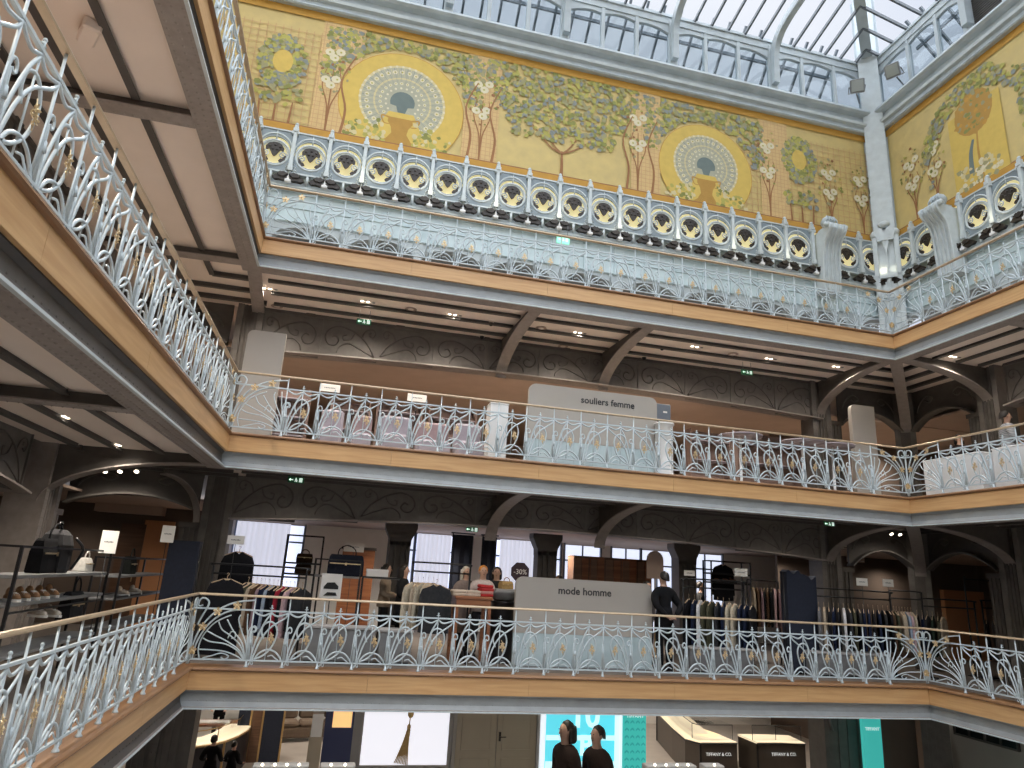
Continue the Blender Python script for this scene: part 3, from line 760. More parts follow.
mb=MB(); mb.prism([(-.2,3.9),(.2,3.9),(.26,4.2),(.17,4.32),(.06,4.28),(0,4.1),(-.06,4.28),(-.17,4.32),(-.26,4.2)],-.42,-.3); mb.ball((0,-.36,4.42),.16,.1,.11); mb.prism([(-.09,3.9),(.09,3.9),(0,3.45)],-.40,-.3); mb.build('palmette_capital',M['palelight'],root)
def flood(label,loc,rz,tilt):
    root=empty('floodlight',loc,rz); tag(root,label,'floodlight','floodlights on the corner column')
    A=Matrix.Rotation(tilt,4,'X')
    mb=MB(); mb.cbox(-.2,.2,-.07,.07,-.2,.2,.02,0,A); mb.build('housing',M['steel'],root)
    mb=MB(); mb.box(-.16,.16,-.085,-.07,-.16,.16,0,A); mb.build('lens',M['lens'],root)
    mb=MB(); mb.tube([(-.22,0,0),(-.22,.3,0),(.22,.3,0),(.22,0,0)],.02,5); mb.tube([(0,.3,0),(.1,.6,-.2)],.025,5); mb.build('bracket',M['steel'],root)
M['lens']=mat('floodlight_lens',(.30,.33,.32),.15)
flood('square floodlight on an arm at the left of the corner roof column',(WX-.95,WY-.5,16.5),radians(-35),radians(25))
flood('square floodlight at the right of the corner roof column',(WX-.35,WY-1.25,16.6),radians(-60),radians(25))

# ------------------------------------------------------------------ painted murals (flat paint on the walls)
P=[('leaf_olive',(.22,.23,.06)),('leaf_yellowgreen',(.40,.37,.09)),('leaf_bluegrey',(.22,.24,.22)),('leaf_grey',(.31,.29,.15)),('blossom_white',(.66,.60,.42)),('trunk_brown',(.30,.14,.055)),
   ('disc_yellow',(.60,.43,.10)),('plume_bluegrey',(.38,.38,.29)),('plume_light',(.58,.50,.28)),('urn_brown',(.42,.24,.05)),('trellis_pink',(.52,.32,.15)),('ground_ochre',(.50,.27,.045)),('deep_blue',(.14,.18,.17)),('shade_tan',(.60,.42,.19))]
PM=[mat('mural_'+n,c,.8,0,.12,5) for n,c in P]; PI={n:i for i,(n,c) in enumerate(P)}
class Mural:
    def __init__(s,x0,x1,z0,z1): s.mb=MB(); s.l=0; s.b=(x0,x1,z0,z1)
    def y(s): s.l+=1; return -.002-.0000035*s.l
    def poly(s,pts,c,clip=True):
        y=s.y(); x0,x1,z0,z1=s.b
        s.mb.poly([(min(max(p[0],x0),x1),y,min(max(p[1],z0),z1)) for p in pts],PI[c])
    def ell(s,x,z,rx,rz,c,n=24,a0=0): s.poly([(x+rx*cos(2*pi*i/n+a0),z+rz*sin(2*pi*i/n+a0)) for i in range(n)],c)
    def blob(s,x,z,r,c):
        n=7; o=U(0,6); s.l-=.6; s.poly([(x+r*U(.6,1.15)*cos(2*pi*i/n+o),z+r*U(.6,1.15)*sin(2*pi*i/n+o)) for i in range(n)],c)
    def line(s,pts,w,c):
        p=spline(pts,5); L=[];Rr=[]
        for i,q in enumerate(p):
            a=p[max(0,i-1)];b=p[min(len(p)-1,i+1)]; t=Vector((b[0]-a[0],b[1]-a[1])).normalized(); ww=w*.7*(1-.6*i/len(p))
            L.append((q[0]-t.y*ww,q[1]+t.x*ww)); Rr.append((q[0]+t.y*ww,q[1]-t.x*ww))
        s.poly(L+Rr[::-1],c)
    def leaves(s,inside,n,bx,rr=(.04,.085),mix=None):
        mix=mix or ['leaf_yellowgreen']*4+['leaf_olive']*3+['leaf_bluegrey']*3+['leaf_grey']*3
        k=0; s.l+=6
        while k<n:
            x=U(bx[0],bx[1]); z=U(bx[2],bx[3])
            if inside(x,z): s.blob(x,z,U(*rr),random.choice(mix)); k+=1
    def grid(s,x0,x1,z0,z1,st=.17):
        for x in frange(x0,x1,st): s.poly([(x-.008,z0),(x+.008,z0),(x+.008,z1),(x-.008,z1)],'trellis_pink')
        for z in frange(z0,z1,st): s.poly([(x0,z-.008),(x1,z-.008),(x1,z+.008),(x0,z+.008)],'trellis_pink')
    def shrub(s,x,z0,h):
        """slender flowering shrub"""
        for d in(-.22,.22,0): s.line([(x,z0),(x+d*.2,z0+.25*h),(x+d,z0+.45*h),(x+d*.7,z0+.62*h)],.03,'trunk_brown')
        s.leaves(lambda a,b:((a-x)/.42)**2+((b-z0-.66*h)/(.34*h))**2<1,45,(x-.45,x+.45,z0+.3*h,z0+h),(.03,.06),['leaf_olive','leaf_grey','trunk_brown','leaf_yellowgreen'])
        for k in range(2):
            for a,b in((-.15,0),(.12,.05),(0,-.14)): s.ell(x+a+U(-.03,.03),z0+h*(.5+.28*k)+b,.12,.11,'blossom_white',8); 
            for a,b in((-.15,0),(.12,.05),(0,-.14)): s.ell(x+a,z0+h*(.5+.28*k)+b,.03,.03,'leaf_yellowgreen',6)
    def tree(s,x,z0,h,rx,rz,n):
        s.line([(x,z0),(x+.01,z0+.3),(x+.0,z0+.75)],.075,'trunk_brown')
        for d in(-.9,-.5,.45,.85): s.line([(x,z0+.68),(x+d*.4,z0+.85),(x+d,z0+1.2+U(0,.3))],.04,'trunk_brown')
        s.leaves(lambda a,b:abs(a-x)<rx*(.55+.45*min(1,max(0,(b-z0-.7)/(h-1.4)))),n,(x-rx,x+rx,z0+1.0,z0+h))
    def medallion(s,x,z,r):
        s.ell(x,z,r*1.012,r*1.012,'ground_ochre',40); s.ell(x,z,r,r,'disc_yellow',40)
        # a fan of plumes rising over an urn
        cz=z+.08*r
        def fan(rad,c,a0=-62,a1=242,n=26,sx=1.): 
            s.poly([(x,cz-.1*r)]+[(x+sx*rad*cos(radians(a0+(a1-a0)*i/n)),cz+rad*sin(radians(a0+(a1-a0)*i/n))) for i in range(n+1)],c)
        fan(.70*r,'plume_light'); fan(.66*r,'plume_bluegrey'); fan(.47*r,'plume_light',-40,220); fan(.44*r,'plume_bluegrey',-40,220)
        for rad,n,rr in((.68,34,.022),(.575,26,.04),(.36,20,.028),(.27,16,.02)):
            for i in range(n):
                a=radians(-55+290*i/(n-1)); s.ell(x+rad*r*cos(a),cz+rad*r*sin(a),rr*r,rr*r,'blossom_white',8); 
                if rr>.025: s.ell(x+rad*r*cos(a),cz+rad*r*sin(a),rr*r*.45,rr*r*.45,'leaf_yellowgreen',6)
        for i in range(60):
            a=radians(-58+296*i/59); q0,q1=.28*r,.66*r; s.poly([(x+q0*cos(a),cz+q0*sin(a)),(x+q1*cos(a)-.007*sin(a),cz+q1*sin(a)+.007*cos(a)),(x+q1*cos(a)+.007*sin(a),cz+q1*sin(a)-.007*cos(a))],'leaf_bluegrey' if i%2 else 'plume_light')
        fan(.2*r,'deep_blue',-20,200,14); s.poly([(x-.12*r,cz),(x+.12*r,cz),(x+.04*r,cz-.26*r),(x-.04*r,cz-.26*r)],'deep_blue')
        s.poly([(x-.4*r,cz-.62*r),(x-.55*r,cz-.95*r),(x+.55*r,cz-.95*r),(x+.4*r,cz-.62*r),(x+.2*r,cz-.2*r),(x-.2*r,cz-.2*r)],'disc_yellow')
        zb=max(z-.9*r,s.b[2]+.25)
        k_=(cz-.3*r-zb)/(.66*r); u=[(a_,b_*k_) for a_,b_ in [(-.34,0),(-.2,.12),(-.12,.28),(-.14,.42),(-.2,.55),(-.19,.66),(.19,.66),(.2,.55),(.14,.42),(.12,.28),(.2,.12),(.34,0)]]
        s.poly([(x+a*r,zb+b*r) for a,b in u],'urn_brown')
        for sg in(-1,1): s.line([(x+sg*.18*r,zb+.64*k_*r),(x+sg*.3*r,zb+.66*k_*r),(x+sg*.26*r,zb+.5*k_*r),(x+sg*.17*r,zb+.48*k_*r)],.025*r,'urn_brown')
        s.leaves(lambda a,b:abs(a-x)>.22*r+.02 and (b-zb)<.5*r-.28*abs(a-x),90,(x-.85*r,x+.85*r,zb,zb+.5*r),(.03*r,.055*r),['leaf_olive','leaf_yellowgreen','plume_light'])
        s.leaves(lambda a,b:1.08*r<sqrt((a-x)**2+(b-z)**2) and b>z+.25*r,560,(x-1.3*r,x+1.3*r,z,s.b[3]-.3))
    def oval(s,x,z,rx,rz):
        s.leaves(lambda a,b:1.0<((a-x)/rx)**2+((b-z)/rz)**2<5.6,330,(x-2.4*rx,x+2.4*rx,z-2.3*rz,z+2.3*rz))
        s.ell(x,z,rx,rz,'disc_yellow',20)
    def base(s):
        x0,x1,z0,z1=s.b
        s.poly([(x0,z0),(x1,z0),(x1,z0+.26),(x0,z0+.26)],'ground_ochre'); s.poly([(x0,z0+.26),(x1,z0+.26),(x1,z0+.29),(x0,z0+.29)],'trunk_brown')
        s.poly([(x0,z1-.22),(x1,z1-.22),(x1,z1),(x0,z1)],'ground_ochre')
zm0,zm1=11.55,15.2
mu=Mural(-2.7,WX-.05,zm0,zm1); zb_=zm0+.27
A=lambda px,py: at(px,py,'y',WY)
for a,b in((-2.4,.95),(11.9,16.4)): mu.grid(a,b,zb_,14.6,.19)
for px0,px1 in((322,345),(474,490),(640,652),(765,778)):
    a=A(px0,110).x; b=A(px1,110).x; mu.poly([(a-.25,zb_),(b+.25,zb_),(b+.25,zm1-.22),(a-.25,zm1-.22)],'shade_tan'); mu.grid(a-.25,b+.25,zb_,zm1-.25,.12)
for q,(px,py,r) in enumerate(((402,107,1.56),(706,170,1.42))):
    c=A(px,py); mu.medallion(c.x,c.z,r)
tx=A(562,150).x; mu.tree(tx,zb_,3.25,2.15,1,1050)
for px,py in((283,61),(799,160)):
    c=A(px,py); mu.oval(c.x,c.z,.24,.33)
    for d in(-.35,0,.35):
        mu.line([(c.x+d,zb_),(c.x+d*1.05,zb_+.35),(c.x+d*1.1,zb_+.6)],.045,'trunk_brown'); mu.leaves(lambda a,b:True,14,(c.x+d-.2,c.x+d+.2,zb_+.5,zb_+1.05),(.05,.1))
for px in(323,480,638,767,826,856): mu.shrub(A(px,140).x,zb_,2.9 if px<800 else 2.3)
for px in(337,467,492,627,652): mu.line([(A(px,150).x,zb_),(A(px,150).x+.05,zb_+.7),(A(px,150).x-.12,zb_+1.5),(A(px,150).x+.15,zb_+2.3)],.05,'trunk_brown')
mu.base()
root=mu.mb.build('painted_mural',PM); root.location=(0,WY,0)
tag(root,'long ochre mural of trees, flowering shrubs and two plumed medallions on the far wall','mural')
mr=Mural(.35,12,zm0,zm1); mr.base()
B=lambda px,py: WY-at(px,py,'x',WX).y
for px in(912,935): mr.shrub(B(px,170),zb_,2.3)
xx=B(975,140); mr.poly([(xx-.7,zb_),(xx+.8,zb_),(xx+.8,zb_+2.2),(xx-.7,zb_+2.2)],'disc_yellow')
mr.line([(xx+.1,zb_),(xx+.05,zb_+.8),(xx+.1,zb_+1.6)],.06,'urn_brown')
mr.ell(xx+.05,zb_+2.0,.55,.62,'urn_brown',20); mr.leaves(lambda a,b:((a-xx-.05)/.55)**2+((b-zb_-2.)/.62)**2<1,70,(xx-.6,xx+.7,zb_+1.3,zb_+2.7),(.04,.08),['urn_brown','leaf_olive','leaf_grey','ground_ochre'])
mr.line([(xx-.2,zb_+.35),(xx-.16,zb_+.9),(xx-.05,zb_+1.25)],.11,'deep_blue')
mr.leaves(lambda a,b:True,60,(xx-.6,xx+.6,zb_,zb_+.6),(.05,.09),['plume_light','blossom_white','leaf_grey'])
mr.leaves(lambda a,b:abs(b-(zb_+2.9-.5*(a-xx)**2))<.32,280,(xx-1.6,xx+1.7,zb_+1,zm1-.3))
mr.leaves(lambda a,b:True,60,(xx+1.2,xx+1.6,zb_+.5,zb_+2.3)); mr.line([(xx+1.4,zb_),(xx+1.35,zb_+1.0)],.05,'trunk_brown')
mr.shrub(xx+2.2,zb_,3.0); mr.medallion(xx+4.6,zb_+1.45,1.45); mr.tree(xx+8,zb_,3.2,1.8,1,300)
mr.leaves(lambda a,b:True,16,(B(929,170)-.05,B(929,170)+.15,zb_+.6,zb_+1.9),(.05,.09)); 
root=mr.mb.build('painted_mural',PM); root.location=(WX,WY,0); root.rotation_euler=(0,0,-pi/2)
tag(root,'ochre mural with a bird beside a round tree on the right hand wall','mural')

# ------------------------------------------------------------------ sky and light
w=bpy.data.worlds.new('overcast_sky'); SC.world=w; w.use_nodes=True; nt=w.node_tree; bg=nt.nodes['Background']
tc=nt.nodes.new('ShaderNodeTexCoord'); nz=nt.nodes.new('ShaderNodeTexNoise'); nz.inputs['Scale'].default_value=2.2; nz.inputs['Detail'].default_value=4
nt.links.new(tc.outputs['Generated'],nz.inputs['Vector']); rp=nt.nodes.new('ShaderNodeValToRGB')
rp.color_ramp.elements[0].color=(.66,.71,.82,1); rp.color_ramp.elements[1].color=(.86,.88,.93,1); rp.color_ramp.elements[0].position=.35; rp.color_ramp.elements[1].position=.65
nt.links.new(nz.outputs['Fac'],rp.inputs[0]); nt.links.new(rp.outputs[0],bg.inputs[0]); bg.inputs[1].default_value=1.0
def light(kind,name,loc,energy,col=(1,1,1),**kw):
    l=bpy.data.lights.new(name,kind); l.energy=energy; l.color=col
    for k,v in kw.items(): setattr(l,k,v)
    o=bpy.data.objects.new(name,l); COL.objects.link(o); o.location=loc; return o
s=light('SUN','overcast_daylight',(5,-8,30),9.0,(.93,.96,1.),angle=radians(150)); s.rotation_euler=(radians(-12),radians(8),0)
VS=SC.view_settings; VS.view_transform='Standard'; VS.look='None'; VS.gamma=1; VS.use_curve_mapping=False; VS.exposure=.12
# ------------------------------------------------------------------ people
def skinned(name,joints,bones,m,parent,sub=2):
    """one continuous surface grown round a skeleton: joints {key:(x,y,z,r)}"""
    ks=list(joints); ix={k:i for i,k in enumerate(ks)}
    me=bpy.data.meshes.new(name); me.from_pydata([joints[k][:3] for k in ks],[(ix[a],ix[b]) for a,b in bones],[]); me.materials.append(m)
    o=bpy.data.objects.new(name,me); COL.objects.link(o); o.parent=parent
    sk=o.modifiers.new('skin','SKIN'); sk.use_smooth_shade=True
    l=me.skin_vertices[0] if me.skin_vertices else None
    if l is None:
        import bmesh
        bm=bmesh.new(); bm.from_mesh(me); bm.verts.layers.skin.verify(); bm.to_mesh(me); bm.free(); l=me.skin_vertices[0]
    for k in ks:
        r=joints[k][3]; r=r if isinstance(r,tuple) else (r,r); l.data[ix[k]].radius=r; l.data[ix[k]].use_root=(k==ks[0])
    s=o.modifiers.new('subdivision','SUBSURF'); s.levels=sub; s.render_levels=sub
    return o
PCACHE={}
def pcol(c):
    k=tuple(round(x,3) for x in c)
    if k not in PCACHE: PCACHE[k]=mat('cloth_%02d'%len(PCACHE),c,.9,0,.2,25,.1,spec=.12)
    return PCACHE[k]
def person(label,loc,rz=0.,h=1.72,top=(.02,.02,.02),legs=(.02,.02,.025),hair='short',arms='down',group=None,haircol=None,sleeve=True,mtop=None,seat=False,skin=None,coat=0.,wide=1.):
    """standing figure facing local -y; arms: down, back (hands clasped behind), front, bent"""
    root=empty('person',loc,rz); tag(root,label,'person',group); s=h/1.72
    w=wide
    J={'pelvis':(0,.0,.93,.125),'waist':(0,.0,1.08,.115),'chest':(0,-.01,1.26,.135),'collar':(0,0,1.40,.075),'neck':(0,-.005,1.475,.052),'chin':(0,-.03,1.54,.062),'face':(0,-.03,1.60,.078),'brow':(0,-.015,1.655,.078),'crown':(0,0,1.70,.045)}
    B=[('pelvis','waist'),('waist','chest'),('chest','collar'),('collar','neck'),('neck','chin'),('chin','face'),('face','brow'),('brow','crown')]
    for sd,nm in((-1,'l'),(1,'r')):
        if arms=='down': el=(sd*.25,.03,1.12);wr=(sd*.26,-.04,.88);ha=(sd*.26,-.06,.80)
        elif arms=='back': el=(sd*.29,.13,1.12);wr=(sd*.10,.20,.95);ha=(sd*.02,.22,.93)
        elif arms=='front': el=(sd*.26,-.02,1.12);wr=(sd*.13,-.24,1.08);ha=(sd*.06,-.30,1.10)
        else: el=(sd*.27,.02,1.13);wr=(sd*.22,-.22,1.06);ha=(sd*.20,-.30,1.05)
        J.update({'sh'+nm:(sd*.165*w,.0,1.375,.056),'ua'+nm:(sd*.21*w,.01,1.26,.030 if sleeve else .045),'el'+nm:el+((.022,) if sleeve else (.037,)),'wr'+nm:wr+(.027,),'ha'+nm:ha+(.034,)})
        B+=[('collar','sh'+nm),('sh'+nm,'ua'+nm),('ua'+nm,'el'+nm),('el'+nm,'wr'+nm),('wr'+nm,'ha'+nm)]
        d=Vector(ha)-Vector(wr); d.normalize(); sx=Vector((0,0,1)).cross(d); sx=sx.normalized() if sx.length>.1 else Vector((1,0,0))
        if abs(d.z)>.7: sx=Vector((0,1,0))
        for f,(off,ln) in enumerate(((-.027,.065),(-.009,.078),(.009,.074),(.027,.055))):
            a=Vector(ha)+sx*off+d*.02; b=a+d*ln*.55; c=b+d*ln*.45+Vector((0,0,-.012))
            for q,(k,p,rr) in enumerate((('a',a,.0095),('b',b,.009),('c',c,.0075))): J['f%d%s%s'%(f,k,nm)]=tuple(p)+(rr,)
            B+=[('ha'+nm,'f%da%s'%(f,nm)),('f%da%s'%(f,nm),'f%db%s'%(f,nm)),('f%db%s'%(f,nm),'f%dc%s'%(f,nm))]
        a=Vector(ha)+sx*(-.03)-d*.02; b=a+sx*(-.022)+d*.03; J['ta'+nm]=tuple(a)+(.011,); J['tb'+nm]=tuple(b)+(.009,); B+=[('ha'+nm,'ta'+nm),('ta'+nm,'tb'+nm)]
        J.update({'hip'+nm:(sd*.095,0,.88,.095),'kn'+nm:(sd*.10,-.01,.50,.062),'an'+nm:(sd*.10,.02,.09,.042),'to'+nm:(sd*.11,-.14,.04,.036)})
        B+=[('pelvis','hip'+nm),('hip'+nm,'kn'+nm),('kn'+nm,'an'+nm),('an'+nm,'to'+nm)]
    sc=lambda d,g=0:{k:(v[0]*s,v[1]*s,v[2]*s,(v[3]+g)*s) for k,v in d.items()}
    Jb=dict(J)
    for k_,f_ in(('pelvis',.62),('waist',.70),('chest',.76),('collar',.8),('hipl',.66),('hipr',.66),('knl',.75),('knr',.75),('anl',.8),('anr',.8)): Jb[k_]=J[k_][:3]+(J[k_][3]*f_,)
    Jb['tol']=J['tol'][:3]+(.026,); Jb['tor']=J['tor'][:3]+(.026,)
    body=skinned('body',sc(Jb),B,skin or M['skin'],root,1)
    # face: nose, ears and eyes on the head
    mb=MB(); q=lambda x,y,z:(x*s,y*s,z*s)
    mb.loft([[q(-.012,-.10,1.575),q(.012,-.10,1.575),q(0,-.125,1.578)],[q(-.006,-.095,1.625),q(.006,-.095,1.625),q(0,-.1,1.63)]],sm=True)
    for sd in(-1,1): mb.ball(q(sd*.078,-.01,1.60),.014*s,.022*s,.03*s,6,5)
    mb.build('nose_and_ears',skin or M['skin'],body)
    mb=MB()
    for sd in(-1,1): mb.ball(q(sd*.03,-.098,1.628),.011*s,.006*s,.007*s,6,4)
    mb.prism([(-.024*s,1.553*s),(.024*s,1.553*s),(.0,1.544*s)],-.094*s,-.09*s); mb.build('eyes_and_mouth',M['hair'],body)
    # clothes follow the body
    tk=['waist','chest','collar','shl','shr','ual','uar','ell','elr']+(['wrl','wrr'] if sleeve else [])
    J2=dict(J); J2['collar']=(0,0,1.395,.095); J2['nk']=(0,-.002,1.462,.052)
    for q_ in'lr':
        for k_,r_ in(('sh',.075),('ua',.06),('el',.05)): J2[k_+q_]=J[k_+q_][:3]+(r_,)
    tk.append('nk'); T={'pelvis':(0,0,.88,.145)}; T.update({k:J2[k] for k in tk}); 
    T['pelvis']=(0,0,.95,.13)
    Tb=[b for b in B if b[0] in T and b[1] in T]+[('collar','nk')]
    T=sc(T,.016); 
    for k in('wrl','wrr'):
        if k in T: T[k]=T[k][:3]+(T[k][3]+.004,)
    mb=MB(); zh=.86-coat
    mb.loft([[q(rx*cos(2*pi*i/14),.005+ry*sin(2*pi*i/14),z) for i in range(14)] for z,rx,ry in((zh,.185+.06*coat,.135+.06*coat),((zh+1.0)/2,.182+.03*coat,.135+.03*coat),(.98,.165,.125),(1.10,.15,.115))],sm=True); mb.build('hem',mtop or pcol(top),root)
    skinned('top',T,Tb,mtop or pcol(top),root,1)
    lk=['pelvis','hipl','hipr','knl','knr','anl','anr']; Lg=sc({k:(J[k][:3]+({'pelvis':.09,'hipl':.078,'hipr':.078}.get(k,J[k][3]),)) for k in lk},.014)
    skinned('trousers',Lg,[b for b in B if b[0] in Lg and b[1] in Lg],pcol(legs),root,1)
    mb=MB()
    for sd in(-1,1): mb.loft([[q(sd*.10+a*.045*k,.08+(b-.08)*k2,z) for a,b in((-1,.08),(-1.1,-.05),(-.6,-.19),(.6,-.19),(1.1,-.05),(1,.08))] for z,k,k2 in((0,1,1),(.05,1,1),(.09,.85,.8),(.11,.7,.5))]); 
    mb.build('shoes',M['black'],root)
    hm=haircol or M['hair']; mb=MB()
    if hair!='none':
        def cap(z0,ry=.105,rx=.092,back=0.):
            rings=[]
            for j in range(6):
                t=j/5; z=z0+(1.735-z0)*t; k=sqrt(max(.02,1-t**3)); rings.append([q(rx*k*cos(a),.012+ry*k*sin(a)*(1 if sin(a)>0 else .62+.28*t),z-(.055*sin(a)*(1-t) if sin(a)>0 else 0)) for a in [2*pi*i/12 for i in range(12)]])
            mb.loft(rings,sm=True)
        cap(1.605 if hair=='short' else 1.60)
        if hair in('bob','long'):
            zb=1.47 if hair=='bob' else 1.22
            rings=[[q(r*1.0*cos(a),.03+r*1.05*sin(a),z) for a in [-.5+(pi+1.0)*i/10 for i in range(11)]]+[q(r*.75*cos(a),.03+r*.7*sin(a),z) for a in [pi+.5-(pi+1.0)*i/10 for i in range(11)]] for z,r in((zb,.09),(1.5,.108),(1.6,.106),(1.66,.098))]
            mb.loft(rings,sm=True)
        mb.build('hair',hm,root)
    return root

# ------------------------------------------------------------------ clothes and racks
GM={}
def gmat(c):
    k=tuple(round(x,3) for x in c)
    if k not in GM: GM[k]=mat('garment_cloth_%02d'%len(GM),c,.9,0,.3,30,.15,spec=.12)
    return GM[k]
def garment_mesh(kind):
    """hung garment: local x across the shoulders, y thickness; hook at the origin"""
    mb=MB(); sw,L,hw=.21,.72,.23
    if kind=='coat': L=1.02; hw=.26
    if kind=='shirt': L=.70; sw=.2
    out=[(-.05,-.05),(-.09,-.075),(-sw,-.12),(-sw-.035,-.20),(-sw-.05,-.62),(-sw+.02,-.64),(-sw+.03,-.30),(-hw+.02,-.4),(-hw,-L),(0,-L-.015)]
    pts=out+[(-x,z) for x,z in reversed(out[:-1])]+[(0,-.085)]
    for y0,y1,k in((-.035,.035,1.),):
        n=len(pts); cx,cz=0,-.4
        rings=[]
        for y,g in((-.045,.86),(-.03,1.),(.03,1.),(.045,.86)): rings.append([(x*g,y,cz+(z-cz)*(g if g<1 else 1)) for x,z in pts])
        mb.loft(rings,sm=False)
    mb.prism([(-.008,-.1),(.008,-.1),(.006,-L+.02),(-.006,-L+.02)],-.049,-.044)
    return mb
def hanger_mesh():
    mb=MB(); mb.tube(spline([(0,0,-.055),(0,0,-.01),(.018,0,.012),(0,0,.028),(-.014,0,.014)],3),.0045,4)
    mb.tube([(-.2,0,-.115),(-.05,0,-.06),(.05,0,-.06),(.2,0,-.115)],.013,5); return mb
GMESH={}
HANG=mat('pale_wood_hanger',(.55,.40,.26),.5,0,.1,20)
def garment(label,x,y,z,rz,c,kind='jacket',group=None,name=None):
    key=(kind,tuple(c)); nm=name or {'jacket':'jacket','coat':'coat','shirt':'shirt'}[kind]
    if key in GMESH: o=bpy.data.objects.new(nm,GMESH[key]); COL.objects.link(o)
    else: o=garment_mesh(kind).build(nm,gmat(c)); GMESH[key]=o.data
    if 'h' in GMESH: h=bpy.data.objects.new('hanger',GMESH['h']); COL.objects.link(h); h.parent=o
    else: h=hanger_mesh().build('hanger',HANG,o); GMESH['h']=h.data
    o.location=(x,y,z); o.rotation_euler=(0,0,rz); o.scale=(1.25,.72,1.3); tag(o,label,nm,group); return o
def rack(label,p0,p1,z,zr=None,loop=True,group='black garment rails'):
    """clothes rail between two points on a floor at zf"""
    zf=min(Z,key=lambda t:abs(t-(z-1.5))); d=Vector((p1[0]-p0[0],p1[1]-p0[1])); L=d.length
    root=empty('garment_rail',(p0[0],p0[1],zf),atan2(d.y,d.x)); tag(root,label,'clothes rail',group); zz=z-zf
    mb=MB(); mb.tube([(0,0,zz),(L,0,zz)],.018,6); mb.build('hanging_bar',M['black'],root)
    for x in(0,L):
        mb=MB(); mb.tube([(x,0,.02),(x,0,zz+(.16 if loop else 0))],.02,6); mb.tube([(x,-.25,.02),(x,.25,.02)],.016,6); mb.build('upright',M['black'],root)
    if loop:
        mb=MB(); mb.tube(spline([(0,0,zz+.1),(.0,0,zz+.14),(.06,0,zz+.17),(L-.06,0,zz+.17),(L,0,zz+.14),(L,0,zz+.1)],3),.018,5); mb.build('top_bar',M['black'],root)
    return root
def card(label,x,y,z,zf,w=.22,h=.12,rz=0,lines=2,hang=False):
    root=empty('sign_card',(x,y,zf),rz); tag(root,label,'sign card')
    mb=MB(); mb.cbox(-w/2,w/2,-.006,.006,z-zf-h/2,z-zf+h/2,.003); k=mb.build('card',M['offwhite'],root)
    mb=MB(); n=7
    for i in range(n): mb.box(-w*.28+w*.56*i/n,-w*.28+w*.56*(i+.7)/n,-.0085,-.006,z-zf-.008-(i%2)*.002,z-zf+.008+(i%3)*.003)
    mb.build('lettering',M['steel'],k)
    if not hang:
        mb=MB(); mb.tube([(0,.006,.02),(0,.006,z-zf-h/2)],.007,5); mb.lathe([(.09,0),(.09,.012),(.01,.02)],10); mb.build('stand',M['black'],root)
    return root
ORD=['first','second','third','fourth','fifth','sixth','seventh','eighth','ninth','tenth','eleventh','twelfth','thirteenth','fourteenth','fifteenth','sixteenth','seventeenth','eighteenth','nineteenth','twentieth','twenty-first','twenty-second','twenty-third','twenty-fourth']
CN={'black':(.012,.012,.015),'navy':(.014,.02,.045),'charcoal':(.035,.036,.04),'olive':(.07,.07,.045),'cream':(.52,.46,.36),'white':(.66,.66,.68),'pale blue':(.30,.36,.45),'brown':(.09,.05,.03),'grey':(.16,.16,.17),'mauve':(.24,.16,.18),'red':(.40,.03,.05),'pink':(.55,.38,.40),'beige':(.40,.33,.25),'dark green':(.025,.04,.03),'dark red':(.12,.02,.02)}
def hang_row(place,px0,px1,py0,py1,Y,seq,rz=radians(62),kind='jacket',jit=.12,group=None):
    n=len(seq)
    for i,cn in enumerate(seq):
        t=(i+.5)/n; p=at(px0+(px1-px0)*t,py0+(py1-py0)*t,'y',Y)
        kd=kind if isinstance(kind,str) else kind[i%len(kind)]
        garment(f'{cn} {kd}, {ORD[i]} from the left {place}',p.x,Y,p.z-.03,rz+U(-jit,jit),CN[cn],kd,group)
def rail_px(label,px0,py0,px1,py1,Y,**k):
    a=at(px0,py0,'y',Y); b=at(px1,py1,'y',Y); return rack(label,(a.x,Y),(b.x,Y),(a.z+b.z)/2,**k)

# --- lower gallery, far side
rail_px('black clothes rail at the far left corner below the curtained window',213,571,306,580,1.25)
hang_row('on the rail by the left curtained window',247,305,577,583,1.25,['charcoal','olive','beige','brown','mauve','navy','pale blue','black','black','red','black','pink','black','charcoal'],group='clothes on the far left rail')
p=at(228,575,'y',.95); garment('large black jacket facing out at the left end of the far rail',p.x,.95,p.z,.12,CN['black'],'coat',None,'jacket')
p=at(240,548,'y',1.45); garment('black sweater hung high above the other clothes at the far left',p.x,1.45,p.z,-.1,CN['black'],'shirt',None,'sweater')
p=at(236,540,'y',1.3); card('white sign card above the black sweater at the far left',p.x,1.3,p.z,0,.30,.16)
# navy screen by the left column
def navy_panel(label,x0,x1,y,z0,z1,wavy=False):
    root=empty('draped_screen',((x0+x1)/2,y,z0)); tag(root,label,'panel'); w=(x1-x0)/2
    mb=MB(); top=[(-w+2*w*i/12, z1-z0+(.05*sin(i*1.7)-(.10 if (wavy and i>7) else 0))*wavy) for i in range(13)]
    mb.prism([(w,0),(-w,0)]+top if False else [(-w,0)]+top+[(w,0)],-.12,.12); mb.build('cloth',M['navy'],root)
    mb=MB(); mb.box(-w,w,-.13,-.12,.02,.06); mb.tube([(-w,0,0),(-w,0,z1-z0)],.02,6); mb.tube([(w,0,0),(w,0,z1-z0-.1)],.02,6); mb.build('frame',M['black'],root)
navy_panel('tall dark navy panel beside the far left column',-.95,-.42,1.5,0,1.95)
a=at(783,572,'y',1.3); b=at(812,572,'y',1.3); navy_panel('tall navy draped panel between the two right hand clothes rails',a.x,b.x,1.3,0,2.1,True)
